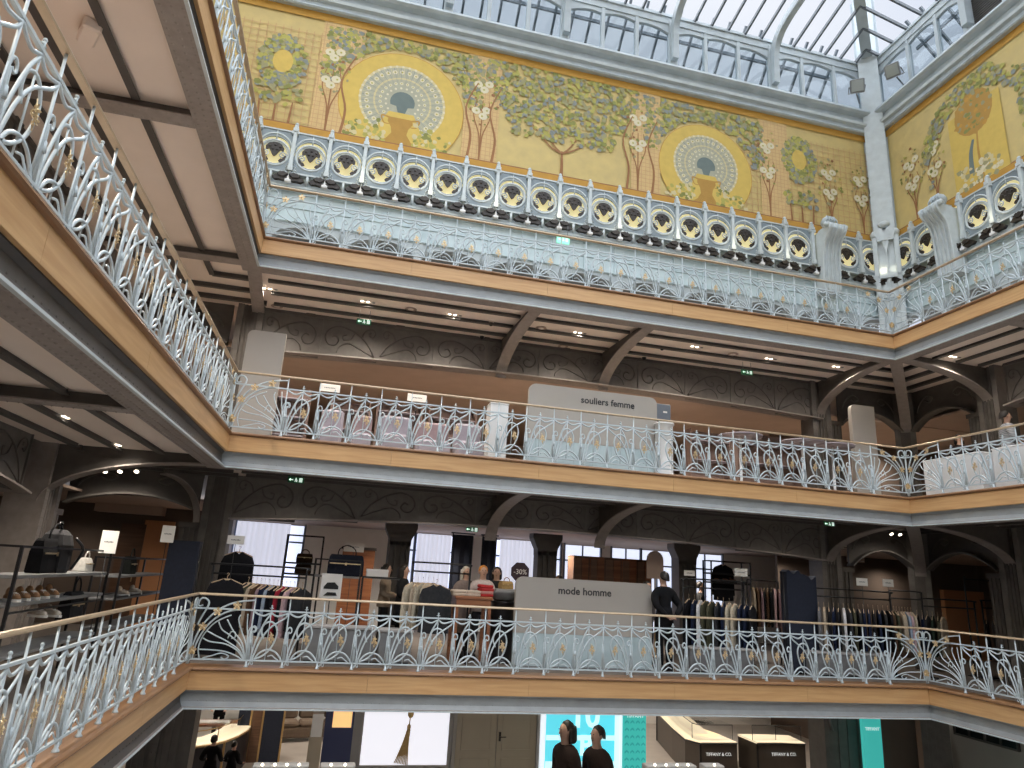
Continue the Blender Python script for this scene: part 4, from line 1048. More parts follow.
# wall shelf frame with handbags
def bag(label,x,y,z,c,w=.34,h=.26,rz=0,name='handbag',group=None,mt=None):
    o=empty(name,(x,y,z),rz); tag(o,label,'bag',group); m=mt or pcol(c); mb=MB()
    rings=[[(a*w/2*k,b*d,zz) for a,b in((-1,-1),(-.6,-1.15),(.6,-1.15),(1,-1),(1,1),(.6,1.15),(-.6,1.15),(-1,1))] for zz,k,d in((0,.95,.08),(.02,1,.085),(h*.6,1.,.075),(h*.92,.93,.05),(h,.86,.035))]
    mb.loft(rings); mb.build('body',m,o)
    mb=MB(); mb.tube(spline([(-w*.25,-.03,h*.9),(-w*.22,-.03,h*1.25),(0,-.03,h*1.45),(w*.22,-.03,h*1.25),(w*.25,-.03,h*.9)],3),.011,5); mb.build('handle',m,o)
    mb=MB(); mb.box(-w*.45,w*.45,-.095,-.085,h*.55,h*.6); mb.box(-.02,.02,-.1,-.085,h*.5,h*.62); mb.build('flap_strap',M['gilt'],o)
    return o
def display_frame(label,x0,x1,y,z0,z1,shelves,dep=.35,group='black display frames',zf=0):
    root=empty('shelf_unit',(x0,y,zf)); tag(root,label,'shelf',group); w=x1-x0
    mb=MB()
    for x in(0,w):
        for yy in(0,dep): mb.box(x-.015,x+.015,yy-.015,yy+.015,z0-zf,z1-zf)
    for yy in(0,dep): mb.box(0,w,yy-.012,yy+.012,z1-zf-.024,z1-zf)
    for x in(0,w): mb.box(x-.012,x+.012,0,dep,z1-zf-.024,z1-zf)
    mb.build('frame',M['black'],root)
    for z,m in shelves:
        mb=MB(); mb.cbox(-.0,w,0,dep,z-zf-.02,z-zf+.02,.004); mb.build('shelf',M[m],root)
    return root
Yf=4.2; a=at(288,534,'y',Yf); b=at(324,536,'y',Yf); zb1=at(305,559,'y',Yf).z; zb2=at(305,570,'y',Yf).z
display_frame('thin black display frame with two handbags before the left curtain',a.x,b.x,Yf,0,a.z,[(zb1-.1,'black'),(zb2-.1,'black')])
for k,(zz,t) in enumerate(((zb1,'upper'),(zb2,'lower'))): bag(f'brown and black handbag on the {t} shelf of the thin display frame',at(304,560,'y',Yf).x,Yf+.17,zz-.08,(.05,.03,.02),.36,.2,0)
Y2=2.2; a=at(316,558,'y',Y2); b=at(362,560,'y',Y2)
display_frame('black display unit carrying a dark travel bag near the left window',a.x,b.x,Y2,0,a.z,[(at(340,577,'y',Y2).z,'steel'),(.4,'steel')])
p=at(345,573,'y',Y2); bag('large dark navy travel bag on the black display unit',p.x,Y2+.17,p.z-.06,(.015,.018,.03),.72,.42,0,'travel_bag')
a=at(361,577,'y',Y2+.05); b=at(402,580,'y',Y2+.05)
display_frame('grey shelf table beside the travel bag unit',a.x+.04,b.x,Y2+.02,0,a.z+.02,[(a.z,'steel'),(.45,'steel')])
p=at(377,574,'y',Y2+.2)
o=empty('shoe_box',(p.x,Y2+.2,a.z+.02)); tag(o,'white box on the grey shelf table','box'); mb=MB(); mb.cbox(-.22,.22,-.14,.14,0,.14,.01); mb.build('carton',M['white'],o); mb=MB(); mb.box(-.225,.225,-.145,.145,.10,.15); mb.build('lid',M['white'],o)
p=at(331,587,'y',1.9)
o=empty('framed_print',(p.x,1.95,0)); tag(o,'white framed print with a dark car-like shape below the travel bag','picture'); mb=MB(); mb.box(-.2,.2,-.02,.02,p.z-.22,p.z+.25); mb.build('sheet',M['white'],o)
mb=MB(); mb.prism([(-.14,p.z),(-.08,p.z+.08),(.06,p.z+.09),(.14,p.z+.02),(.14,p.z-.04),(-.14,p.z-.04)],-.026,-.02); mb.prism([(-.13,p.z-.17),(-.06,p.z-.1),(.1,p.z-.1),(.13,p.z-.16)],-.026,-.02); mb.build('artwork',M['black'],o)
mb=MB(); mb.tube([(0,.03,0),(0,.03,p.z)],.012,5); mb.lathe([(.14,0),(.14,.015),(.02,.02)],10); mb.build('stand',M['black'],o)
# wooden partition with doorway frame behind
a=at(345,533,'y',6.); b=at(377,536,'y',6.); zt_=a.z-.05
o=empty('wood_partition',(a.x,6.,0)); tag(o,'orange-brown wooden partition panel behind the travel bag','partition'); mb=MB(); mb.box(0,b.x-a.x,0,.08,0,zt_-.35); mb.build('panel',M['redwood'],o); mb=MB(); mb.box(-.03,b.x-a.x+.03,-.02,.1,zt_-.35,zt_-.28); mb.build('cap',M['joist'],o)
p=at(354,547,'y',5.5); card('cream sign card in front of the orange-brown partition',p.x,5.5,p.z,0,.5,.24)
# the two women by the column
person('woman with short dark bob, beige top and black skirt by the inner column',(at(387,570,'y',2.95).x,2.95,0),radians(75),1.76,(.45,.36,.27),(.02,.02,.02),'bob','front')
person('woman with long black hair in a dark coat by the inner column',(at(404,575,'y',2.35).x,2.35,0),radians(70),1.76,(.018,.018,.02),(.02,.02,.02),'long','front',coat=.3)
# rail with cream shirts and the black jacket
rail_px('short black clothes rail in front of the inner column',413,570,470,575,1.3,loop=True)
hang_row('on the short rail left of the knitwear table',411,436,577,578,1.3,['cream','beige','cream','cream','beige'],rz=radians(55),kind='shirt')
p=at(437,581,'y',1.0); garment('charcoal jacket facing out on the short rail left of the knitwear table',p.x,1.0,p.z,.05,CN['charcoal'],'jacket')
# knitwear table
a=at(453,595,'y',1.25); b=at(490,595,'y',1.25)
o=empty('display_table',((a.x+b.x)/2,1.3,0)); tag(o,'reddish brown display table piled with folded knitwear','table'); w=(b.x-a.x)/2; zt_=a.z
mb=MB(); mb.cbox(-w,w,-.35,.35,zt_-.06,zt_,.01); mb.build('tabletop',M['redwood'],o)
mb=MB(); mb.box(-w+.03,w-.03,-.33,.33,zt_-.2,zt_-.06); mb.build('apron',M['redwood'],o)
for x in(-w+.05,w-.05):
    for y in(-.3,.3): mb=MB(); mb.box(x-.03,x+.03,y-.03,y+.03,0,zt_-.2); mb.build('leg',M['redwood'],o)
def folded(label,x,y,z,c,n=3,w=.3):
    for k in range(n):
        mb=MB(); rings=[[(a*w/2*g,b*.16*g,zz+.006*sin(a*3+k)) for a,b in((-1,-.8),(-.8,-1),(.8,-1),(1,-.8),(1,.8),(.8,1),(-.8,1),(-1,.8))] for zz,g in((.0,.94),(.015,1),(.04,1),(.055,.92))]
        mb.loft(rings,sm=False); o=mb.build('folded_sweater',pcol(c[k%len(c)])); o.location=(x+U(-.01,.01),y,z+k*.056); o.rotation_euler=(0,0,U(-.06,.06)); tag(o,f'{label}, {["bottom","second","third","fourth","fifth"][k]} of its stack','sweater','folded knitwear on the display table')
folded('cream folded sweater in the left stack on the knitwear table',at(459,590,'y',1.25).x,1.22,zt_,[(.60,.50,.40)],2,.3)
folded('oatmeal folded sweater in the middle stack on the knitwear table',at(472,590,'y',1.25).x,1.25,zt_,[(.62,.52,.42)],2,.3)
folded('striped red folded sweater in the right stack on the knitwear table',at(486,582,'y',1.3).x,1.3,zt_,[(.45,.04,.04),(.6,.3,.26),(.5,.05,.05)],4,.28)
# dark round display stand right of the table
p=at(504,592,'y',1.7); o=empty('round_stand',(p.x,1.7,0)); tag(o,'dark round pedestal with a grey bowl beside the grey sign board','stand')
mb=MB(); mb.lathe([(.3,0),(.28,.05),(.24,.1),(.24,1.12),(.28,1.16)],16); mb.build('pedestal',M['black'],o); mb=MB(); mb.lathe([(.12,1.16),(.26,1.2),(.31,1.32),(.32,1.36),(.28,1.36),(.1,1.24)],18); mb.build('bowl',M['steel'],o)
p=at(506,583,'y',2.1); bag('tan straw bag standing behind the grey bowl',p.x,2.1,p.z-.12,(.42,.28,.12),.28,.16,.3,'straw_bag')
o=empty('low_plinth',(p.x,2.1,0)); tag(o,'grey plinth under the tan straw bag','plinth'); mb=MB(); mb.cbox(-.25,.25,-.2,.2,0,p.z-.12,.01); mb.build('block',M['greywall'],o); mb=MB(); mb.box(-.24,.24,-.19,.19,-.0,.06); mb.build('kick',M['black'],o)
# three people behind the table
person('person in a white headscarf and patterned dark dress behind the knitwear table',(at(466,575,'y',2.3).x,2.3,0),radians(20),1.80,(.25,.20,.18),(.03,.03,.03),'long','front',haircol=pcol((.62,.58,.52)),coat=.4)
person('person in a pale pink shirt with an orange cap behind the knitwear table',(at(483,575,'y',2.1).x,2.1,0),0,1.84,(.60,.52,.50),(.05,.05,.06),'short','down',haircol=pcol((.62,.25,.06)))
person('dark-haired person in a black jacket right of the person in the pink shirt',(at(497,572,'y',2.5).x,2.5,0),radians(-15),1.83,(.03,.03,.03),(.03,.03,.03),'bob','down')
# dark octagonal sale sign
p=at(520,572,'y',2.4); o=empty('sale_sign',(p.x,2.4,0)); tag(o,'dark octagonal -30% sign on a post above the grey sign board','sign')
mb=MB(); mb.prism([(.215*cos(pi/8+i*pi/4),p.z+.215*sin(pi/8+i*pi/4)) for i in range(8)],-.015,.015); mb.build('plate',M['darkplate'],o)
mb=MB(); mb.tube([(0,.02,0),(0,.02,p.z)],.014,5); mb.lathe([(.15,0),(.15,.02),(.02,.03)],10); mb.build('post',M['black'],o)
def text(body,size,loc,rot,m,parent,ext=.002,name='lettering',align='CENTER',bold=None):
    cu=bpy.data.curves.new(name,'FONT'); cu.body=body; cu.size=size; cu.align_x=align; cu.align_y='CENTER'; cu.extrude=ext; cu.materials.append(m); cu.resolution_u=3
    if bold: cu.offset=bold
    tmp=bpy.data.objects.new(name,cu); COL.objects.link(tmp); dg=bpy.context.evaluated_depsgraph_get()
    me=bpy.data.meshes.new_from_object(tmp.evaluated_get(dg)); bpy.data.objects.remove(tmp); me.name=name
    o=bpy.data.objects.new(name,me); COL.objects.link(o); o.parent=parent; o.location=loc; o.rotation_euler=rot; return o
text('-30%',.15,(0,-.018,p.z),(pi/2,0,0),M['offwhite'],o)
# the big grey sign boards
def sign_board(words,label,px0,px1,pt,Y,zf,lp):
    a=at(px0,pt[0],'y',Y); b=at(px1,pt[1],'y',Y); w=(b.x-a.x)/2; zt=(a.z+b.z)/2-zf
    o=empty('sign_board',((a.x+b.x)/2,Y,zf)); tag(o,label,'sign')
    r=.16; prof=[(-w,.62),(-w,zt-r)]+[(-w+r-r*cos(t*pi/12),zt-r+r*sin(t*pi/12)) for t in range(1,7)]+[(w-r+r*sin(t*pi/12),zt-r+r*cos(t*pi/12)) for t in range(0,6)]+[(w,zt-r),(w,.62)]
    mb=MB(); mb.prism(prof,-.05,.05); mb.build('board',M['signgrey'],o)
    mb=MB(); mb.box(-w,w,-.04,.04,.03,.62); 
    for x in frange(-w,w,.4): mb.box(x-.01,x+.01,-.05,-.04,.03,.62)
    mb.build('lower_panel',M['glossypale'],o)
    mb=MB(); mb.box(-w,w,-.15,.15,0,.03); mb.build('base',M['steel'],o)
    t=at(lp[0],lp[1],'y',Y-.055)
    text(words,.2,(t.x-(a.x+b.x)/2,-.055,t.z-zf),(pi/2,0,0),M['ink'],o,bold=.004)
    return o
sign_board('mode homme','greige rounded sign board lettered mode homme on the lower gallery',516,651,(576,584),1.1,0,(585,592))
sign_board('souliers femme','greige rounded sign board lettered souliers femme on the middle gallery',529,656,(384,398),.95,Z[1],(608,403))
# guard and neighbours
person('tall guard in a black suit seen from behind with hands clasped at the back',(at(664,580,'y',.95).x,.95,0),radians(195),1.93,(.012,.012,.014),(.012,.012,.014),'short','back',wide=1.1,coat=.12)
person('person in a grey top beside the guard, mostly behind the sign board',(at(647,577,'y',2.2).x,2.2,0),radians(30),1.72,(.12,.11,.11),(.03,.03,.03),'short','down')
person('dark-haired man in a black top before the bright window left of the brown cabinets',(at(559,573,'y',4.).x,4.,0),radians(-70),1.74,(.03,.03,.03),(.03,.03,.03),'short','front')
person('person in silhouette before the bright window right of the brown cabinets',(at(700,572,'y',5.).x,5.,0),radians(60),1.8,(.03,.03,.03),(.03,.03,.03),'short','front')
# brown cabinets across the back
xs=[574,590,605,622,637,652]
for k in range(5):
    Yc=4.6; a=at(xs[k],557,'y',Yc); b=at(xs[k+1],558,'y',Yc); zt_=at(600,557,'y',Yc).z
    o=empty('cabinet',(a.x,Yc,0)); tag(o,f'dark brown shop cabinet, {ORD[k]} from the left behind the mode homme sign board','cabinet','brown cabinets behind the sign board'); w=b.x-a.x-.01
    mb=MB(); mb.box(0,w,0,.5,0,zt_); mb.build('body',M['redwood'] if k%2 else M['brownwood'],o)
    mb=MB(); mb.box(.03,w/2-.01,-.02,0,.1,zt_-.06); d=mb.build('door',M['cabdoor'],o); mb=MB(); mb.box(w/2+.01,w-.03,-.02,0,.1,zt_-.06); d2=mb.build('door',M['redwood'],o)
    mb=MB(); mb.tube([(w/2-.04,-.035,1.),(w/2-.04,-.035,1.25)],.01,5); mb.build('handle',M['gilt'],d)
p=at(655,560,'y',3.6); o=empty('arched_mirror',(p.x,3.6,0)); tag(o,'pale round-topped mirror on a stand left of the guard','mirror'); mb=MB()
mb.prism([(-.22,p.z-.45),(-.22,p.z+.0)]+[(-.22*cos(t*pi/10),p.z+.22*sin(t*pi/10)) for t in range(1,10)]+[(.22,p.z),(.22,p.z-.45)],-.02,.02); mb.build('plate',M['warmwall'],o); mb=MB(); mb.tube([(0,0,0),(0,0,p.z-.45)],.02,6); mb.lathe([(.2,0),(.2,.02),(.03,.03)],12); mb.build('stand',M['gilt'],o)
# clothes right of the guard
rail_px('black clothes rail right of the guard with a shelf of shoes above',683,585,744,592,1.2)
hang_row('on the rail right of the guard',686,755,594,601,1.2,['black','navy','white','olive','olive','charcoal','navy','cream','cream','navy','navy','black'],rz=radians(45),kind=('coat','jacket'),group='coats on the rail right of the guard')
Yc=3.4; a=at(711,560,'y',Yc); b=at(750,563,'y',Yc)
display_frame('dark brown wall shelf unit with a lit niche above the coats',a.x,b.x,Yc,0,a.z,[(at(725,574,'y',Yc).z,'black'),(at(725,583,'y',Yc).z,'black'),(.6,'black')],.4)
for k,px in enumerate((718,727,735)):
    p=at(px,579,'y',Yc); o=empty('shoe',(p.x,Yc+.15,at(725,583,'y',Yc).z+.02),.4); tag(o,f'dark shoe on the brown wall shelf, {ORD[k]} from the left','shoe','shoes on the brown wall shelf'); mb=MB(); mb.loft([[(a_*.05,b_,z) for a_,b_ in((-1,.1),(-.8,-.08),(0,-.16),(.8,-.08),(1,.1),(0,.13))] for z in(0,.03)]); mb.build('sole',M['black'],o); mb=MB(); mb.ball((0,-.03,.05),.045,.11,.04,8,5); mb.ball((0,.06,.08),.04,.05,.06,8,5); mb.build('upper',pcol((.1,.05,.03)),o)
p=at(727,566,'y',Yc); garment('dark jacket hung in the lit niche of the brown wall shelf',p.x,Yc+.2,p.z+.1,.1,CN['black'],'jacket')
p=at(741,572.5,'y',1.6); card('white sign card in front of the brown wall shelf above the coats',p.x,1.6,p.z,0,.32,.17)
p=at(683.5,573,'y',3.2); card('small grey lettered plate on the inner column right of the guard',p.x,2.9,p.z,0,.28,.13)
rail_px('black clothes rail in the niche left of the navy draped panel',747,579,778,582,2.6,loop=False)
hang_row('in the niche left of the navy draped panel',751,780,583,585,2.6,['beige','brown','mauve','black','brown','black','pink','mauve'],rz=radians(60),group='clothes in the niche')
# long rail at the right
rail_px('long black clothes rail at the right end of the far gallery',815,596,890,600,1.2); rail_px('black clothes rail in the far right corner',890,597,922,601,1.25)
hang_row('on the long rail right of the navy draped panel',816,890,602,606,1.2,['grey','beige','black','navy','black','white','charcoal','olive','charcoal','navy','navy','black','navy','charcoal','black'],rz=radians(55),group='clothes on the long right rail')
hang_row('on the far right corner rail',889,912,606,608,1.25,['brown','olive','brown','beige','beige','pale blue','pink','cream'],rz=radians(60),kind='shirt',group='shirts on the corner rail')
rail_px('black clothes rail beyond the right hand corner',922,604,975,611,1.3); rail_px('black clothes rail at the right edge of the picture',982,606,1024,612,1.2)
hang_row('on the rail beyond the right hand corner',914,945,610,613,1.3,['black','navy','charcoal','dark green','olive','beige'],rz=radians(40),group='coats beyond the right corner')
hang_row('on the rail at the right edge',982,1040,615,622,1.2,['black','grey','cream','navy','navy','black','navy','charcoal'],rz=radians(40),group='coats at the right edge')
for px,py,Y,l in((888,583,1.6,'white sign card above the corner rail'),(862,582,1.5,'brown sign card above the long right rail'),(1014,588.5,1.4,'white sign card above the rail at the right edge')):
    p=at(px,py,'y',Y); card(l,p.x,Y,p.z,0,.3,.17)
def arch_stand(label,px0,px1,pt,Y):
    a=at(px0,pt,'y',Y); b=at(px1,pt,'y',Y); o=empty('display_stand',(a.x,Y,0)); tag(o,label,'stand'); w=b.x-a.x
    mb=MB(); mb.tube(spline([(0,0,0),(0,0,a.z-.1),(.05,0,a.z-.02),(.12,0,a.z),(w-.12,0,a.z),(w-.05,0,a.z-.02),(w,0,a.z-.1),(w,0,0)],4),.017,6); mb.build('hoop',M['black'],o)
    mb=MB(); mb.box(-.0,w,-.2,.2,0,.03); mb.build('foot',M['black'],o)
arch_stand('tall black hooped stand in front of the orange-lit wall at the right',964,992,579,1.6)

def low_bench(label,px0,px1,Y,h,c='steel'):
    a=at(px0,640,'y',Y); b=at(px1,640,'y',Y); o=empty('display_bench',(a.x,Y,0)); tag(o,label,'bench','low grey display benches behind the lower railing'); w=b.x-a.x
    mb=MB(); mb.cbox(0,w,0,.5,.05,h-.04,.008); mb.build('front',M[c],o); mb=MB(); mb.cbox(-.02,w+.02,-.02,.52,h-.04,h,.006); mb.build('top',M['greywall'],o); mb=MB(); mb.box(.03,w-.03,.03,.47,0,.05); mb.build('kick',M['black'],o)
low_bench('low dark grey display bench under the travel bag unit',304,375,.75,.62); low_bench('low dark grey display bench left of the short clothes rail',379,412,.78,.60)
low_bench('low dark grey display bench under the coats right of the guard',690,752,.78,.5); low_bench('low dark grey display bench under the long right hand rail',816,888,.80,.5)
# ------------------------------------------------------------------ curtained windows at the back of the lower gallery
def curtain_mat(name,c,st):
    m=bpy.data.materials.new(name); m.use_nodes=True; nt=m.node_tree; b=nt.nodes['Principled BSDF']
    b.inputs['Base Color'].default_value=(*c,1); b.inputs['Roughness'].default_value=.9
    b.inputs['Emission Color'].default_value=(*c,1); b.inputs['Emission Strength'].default_value=st; return m
M['sheer']=curtain_mat('daylit_sheer_curtain',(.66,.68,.80),.75); M['sky_pane']=curtain_mat('bright_window_daylight',(.72,.78,.95),1.0)
M['frameblue']=mat('blue_grey_window_frame',(.16,.19,.24),.5)
YB=8.6
wins=[(196,222),(232,300),(388,412),(415,470),(495,560),(565,600),(612,640),(642,672),(688,722)]
for k,(px0,px1) in enumerate(wins):
    a=at(px0,560,'y',YB).x; b=at(px1,560,'y',YB).x
    o=empty(f'window_{k+1}',(a,YB,0)); o['kind']='structure'; w=b-a
    mb=MB(); mb.box(0,w,.06,.08,.2,2.7); mb.build('pane',M['sky_pane'],o)
    mb=MB(); mb.box(-.06,.0,-.02,.08,.1,2.75); mb.box(w,w+.06,-.02,.08,.1,2.75); mb.box(0,w,-.0,.05,2.2,2.25); mb.box(w*.5-.02,w*.5+.02,0,.05,.2,2.7); mb.build('window_frame',M['frameblue'],o)
    if k in(0,1,3,4):
        mb=MB(); n=int(w/.06); pts=[(w*(.0 if k!=4 else .05)+w*(.62 if k!=1 else .8)*i/n,-.12+.035*sin(i*1.9)) for i in range(n+1)]
        mb.loft([[(x,y,.15) for x,y in pts],[(x,y,2.72) for x,y in pts]],0,True,False,False); mb.build('sheer_curtain',M['sheer'],o)
mb=MB()
for c0,c1 in((-9.4,at(196,560,'y',YB).x-.06),):
    mb.box(c0,c1,YB,YB+.1,0,2.75)
xs=[at(p,560,'y',YB).x for w_ in wins for p in w_]
for i in range(1,len(xs)-1,2): mb.box(xs[i]+.06,xs[i+1]-.06,YB,YB+.1,0,2.75)
mb.box(xs[-1]+.06,23.4,YB,YB+.1,0,2.75); struct(mb.build('wall_back_lower',M['offwhite']))
# dark hangings and inner columns with flared heads
for k,px in enumerate((398,545,684)):
    p=at(px,560,'y',4.4); root=empty('inner_column',(p.x,4.4,0)); tag(root,f'dark inner column with a flared head, {["left of the short clothes rail","above the left end of the mode homme sign","to the right of the guard"][k]}','column')
    mb=MB()
    for x in(-.2,-.07,.07,.2): mb.box(x-.045,x+.045,-.2,.2,0,2.3)
    mb.box(-.22,.22,-.16,.16,0,2.3); mb.build('shaft',M['iron'],root); mb=MB(); mb.loft([[(x,y,z) for x,y in((-w,-.2),(w,-.2),(w,.2),(-w,.2))] for w,z in((.25,2.2),(.26,2.35),(.38,2.6),(.38,2.72))]); mb.build('flared_head',M['iron'],root)
Yh=5.6
for k,(px0,px1) in enumerate(((453,473),(483,497))):
    a=at(px0,540,'y',Yh); b=at(px1,540,'y',Yh); o=empty('hanging_cloth',(a.x,Yh,0)); tag(o,f'{["wider","narrower"][k]} dark navy hanging behind the people at the knitwear table','hanging')
    w=b.x-a.x; n=8; pts=[(w*i/n,.02*sin(i*1.6)) for i in range(n+1)]
    mb=MB(); mb.prism(pts+[(w,.06),(0,.06)],.5,2.62,'z'); mb.build('cloth',M['navy'],o); mb=MB(); mb.tube([(-.05,.03,2.66),(w+.05,.03,2.66)],.02,6); mb.tube([(0,.03,0),(0,.03,2.66)],.018,6); mb.build('frame',M['black'],o)
# ------------------------------------------------------------------ lower gallery, left hand side: shelving with bags and shoes
XS=-1.3
def yat(px,py): return at(px,py,'x',XS)
def left_frame(label,pa,pb,ztop,shelves):
    y0=yat(*pa).y; y1=yat(*pb).y; L=y1-y0; root=empty('shelf_unit',(XS,y0,0)); tag(root,label,'shelf','black display frames on the left')
    mb=MB(); d=.4
    for y in(0,L):
        for x in(0,-d): mb.box(x-.016,x+.016,y-.016,y+.016,0,ztop)
        mb.box(-d,0,y-.012,y+.012,ztop-.025,ztop)
    for x in(0,-d): mb.box(x-.012,x+.012,0,L,ztop-.025,ztop); mb.box(x-.012,x+.012,0,L,.97,.99)
    mb.build('frame',M['black'],root)
    for z in shelves: mb=MB(); mb.cbox(-d,0,0,L,z-.02,z+.02,.004); mb.build('shelf',M['steel'],root)
    return root
left_frame('long black display frame of bags in front of the broad left column',(22,548),(112,551),1.70,(1.36,1.06,.5))
left_frame('black display frame of bags and shoes beside the tall navy panel',(124,555),(168,553),1.60,(1.30,.95,.5))
for px,py,l,c,w,h in((63,573,'large black tote bag on the long display frame in front of the left column',(.01,.01,.012),.85,.42),(97,572,'white bag beside the black tote on the long display frame',(.62,.60,.56),.34,.2),(140,572,'dark green-black bag on the display frame beside the navy panel',(.02,.022,.02),.4,.3)):
    p=yat(px,py); bag(l,XS-.2,p.y,1.38 if px<120 else 1.32,c,w,h,pi/2)
p=yat(72,560); o=empty('backpack',(XS-.22,p.y,1.80-.42)); tag(o,'black backpack behind the tote on the long display frame','bag'); mb=MB(); mb.loft([[(x*k,y*k,z) for x,y in((-.14,-.2),(.14,-.2),(.17,0),(.14,.2),(-.14,.2))] for z,k in((0.,.9),(.05,1),(.35,1),(.48,.8),(.55,.4))],sm=False); mb.build('body',M['darkcloth'],o); mb=MB(); mb.tube(spline([(.0,-.05,.54),(.0,-.05,.63),(0,.05,.63),(0,.05,.54)],3),.015,5); mb.tube(spline([(.16,.15,.45),(.26,.2,.3),(.17,.17,.05)],4),.02,5); mb.build('strap',M['black'],o)
def shoe(label,x,y,z,rz,c,group):
    o=empty('shoe',(x,y,z),rz); tag(o,label,'shoe',group); mb=MB(); mb.loft([[(a*.048,b,zz) for a,b in((-1,.1),(-.8,-.08),(-.5,-.15),(0,-.17),(.5,-.15),(.8,-.08),(1,.1),(0,.13))] for zz in(0,.03)]); mb.build('sole',M['offwhite'],o)
    mb=MB(); mb.loft([[(a*.045*k,b*k2,zz) for a,b in((-1,.1),(-.8,-.08),(-.5,-.14),(.5,-.14),(.8,-.08),(1,.1),(0,.125))] for zz,k,k2 in((.03,1,1),(.06,1,.95),(.085,.8,.6))],sm=True); mb.ball((0,.07,.10),.04,.05,.055,8,5); mb.build('upper',pcol(c),o)
    mb=MB(); 
    for k in range(3): mb.tube([(-.03,-.02-.03*k,.095-.01*k),(.03,-.02-.03*k,.095-.01*k)],.005,4)
    mb.build('laces',M['offwhite'],o)
for k,(px,py,z,c) in enumerate(((48,614,.52,(.62,.55,.48)),(62,614,.52,(.64,.58,.5)),(128,602,.97,(.60,.50,.40)),(140,602,.97,(.62,.55,.46)))):
    p=yat(px,py); shoe(f'{["left","right"][k%2]} pale shoe of the pair on the {"long display frame" if k<2 else "frame beside the navy panel"}',XS-.12,p.y,p.z-.04 if k<2 else z,radians(60),c,'pale shoes on the left display frames')
for k in range(5):
    p=yat(30+k*9,585); shoe(f'small tan shoe on the middle shelf of the long display frame, {ORD[k]} from the left',XS-.15,p.y,1.08,radians(50),(.35,.20,.11),'tan shoes on the long display frame')
p=yat(80,603); bag('dark soft bag hung below the long display frame',XS-.1,p.y,p.z-.25,(.02,.02,.022),.5,.4,pi/2)
for (px,py,l) in((109,554-12,'white sign card above the long display frame on the left'),(168,534,'white sign card beside the tall navy panel')):
    p=at(px,py,'x',-1.25) if px<120 else at(px,py,'y',1.3)
    card(l,p.x,p.y,p.z,0,.22,.33 if px<120 else .3,pi/9)
# rooms seen through the left corner arch: door, strip painted as orange-lit
a=at(122,523,'y',6.2); b=at(147,523,'y',6.2); mb=MB(); mb.box(a.x,b.x,6.2,6.28,0,a.z); d=struct(mb.build('door_1',M['brownwood'])); mb=MB(); mb.tube([(b.x-.1,6.17,1.),(b.x-.1,6.17,1.2)],.015,5); mb.build('door_handle',M['gilt'],d)
a=at(146,520,'y',6.25); b=at(161,600,'y',6.25); mb=MB(); mb.box(a.x,b.x,6.22,6.28,0,a.z); struct(mb.build('wall_glow_patch_left',M['orangeglow']))
a=at(100,502,'y',6.2); b=at(165,512,'y',6.2); mb=MB(); mb.box(a.x,b.x,5.9,6.3,b.z-.1,a.z); struct(mb.build('trim_1',M['warmwall']))
a=at(940,570,'y',5.5); b=at(985,570,'y',5.5); mb=MB(); mb.box(a.x,b.x,5.45,5.6,0,2.0); struct(mb.build('wall_glow_patch_right',M['orangeglow']))  # patch of brown wall with orange light painted on
a=at(848,553,'y',5.5); b=at(865,563,'y',5.5); o=empty('notice_board',(a.x,5.55,b.z)); tag(o,'pale rectangular panel high on the brown wall between the right hand columns','panel'); mb=MB(); mb.cbox(0,b.x-a.x,-.05,.05,0,a.z-b.z,.01); mb.build('board',M['warmwall'],o); mb=MB(); mb.box(.03,b.x-a.x-.03,-.055,-.05,.03,.05); mb.build('edge',M['offwhite'],o)
# ------------------------------------------------------------------ middle gallery
ZM=Z[1]
def tall_panel(label,px0,px1,pt,Y):
    a=at(px0,pt[0],'y',Y); b=at(px1,pt[1],'y',Y); w=(b.x-a.x)/2; h=(a.z+b.z)/2-ZM; r=.12
    o=empty('tall_sign',((a.x+b.x)/2,Y,ZM)); tag(o,label,'sign'); mb=MB()
    mb.prism([(-w,0),(-w,h-r)]+[(-w+r-r*cos(t*pi/10),h-r+r*sin(t*pi/10)) for t in range(1,6)]+[(w,h),(w,0)],-.06,.06); mb.build('board',M['signgrey'],o); mb=MB(); mb.box(-w-.03,w+.03,-.16,.16,0,.03); mb.build('base',M['steel'],o)
tall_panel('tall greige panel with a rounded corner near the left end of the middle gallery',249,287,(331,334),1.1)
tall_panel('narrow tall greige panel with a rounded corner near the right end of the middle gallery',849,872,(405,407),1.6)
def plinth(label,px0,px1,pyt,Y,c='white',zf=ZM,dep=.4,capm=None):
    a=at(px0,pyt,'y',Y); b=at(px1,pyt,'y',Y); o=empty('plinth',((a.x+b.x)/2,Y,zf)); tag(o,label,'plinth'); w=(b.x-a.x)/2; h=a.z-zf
    mb=MB(); mb.cbox(-w,w,0,dep,.06,h-.03,.008); mb.build('block',M[c],o); mb=MB(); mb.box(-w+.03,w-.03,.03,dep-.03,0,.06); mb.build('kick',M['steel'],o); mb=MB(); mb.cbox(-w-.01,w+.01,-.01,dep+.01,h-.03,h,.006); mb.build('top',M[capm or c],o)
    return o
plinth('tall white plinth left of the souliers femme sign board',491,509,402,.6)
p=at(664,430,'y',.7); o=empty('round_pedestal',(p.x,.7,ZM)); tag(o,'white round pedestal right of the souliers femme sign board','pedestal'); hh=at(664,424,'y',.7).z-ZM
mb=MB(); mb.lathe([(.22,0),(.22,.04),(.19,.06),(.19,hh-.05),(.22,hh-.03),(.22,hh)],18); mb.build('drum',M['white'],o); mb=MB(); mb.lathe([(.2,hh),(.1,hh+.05),(.02,hh+.06)],12); mb.build('top',M['white'],o)
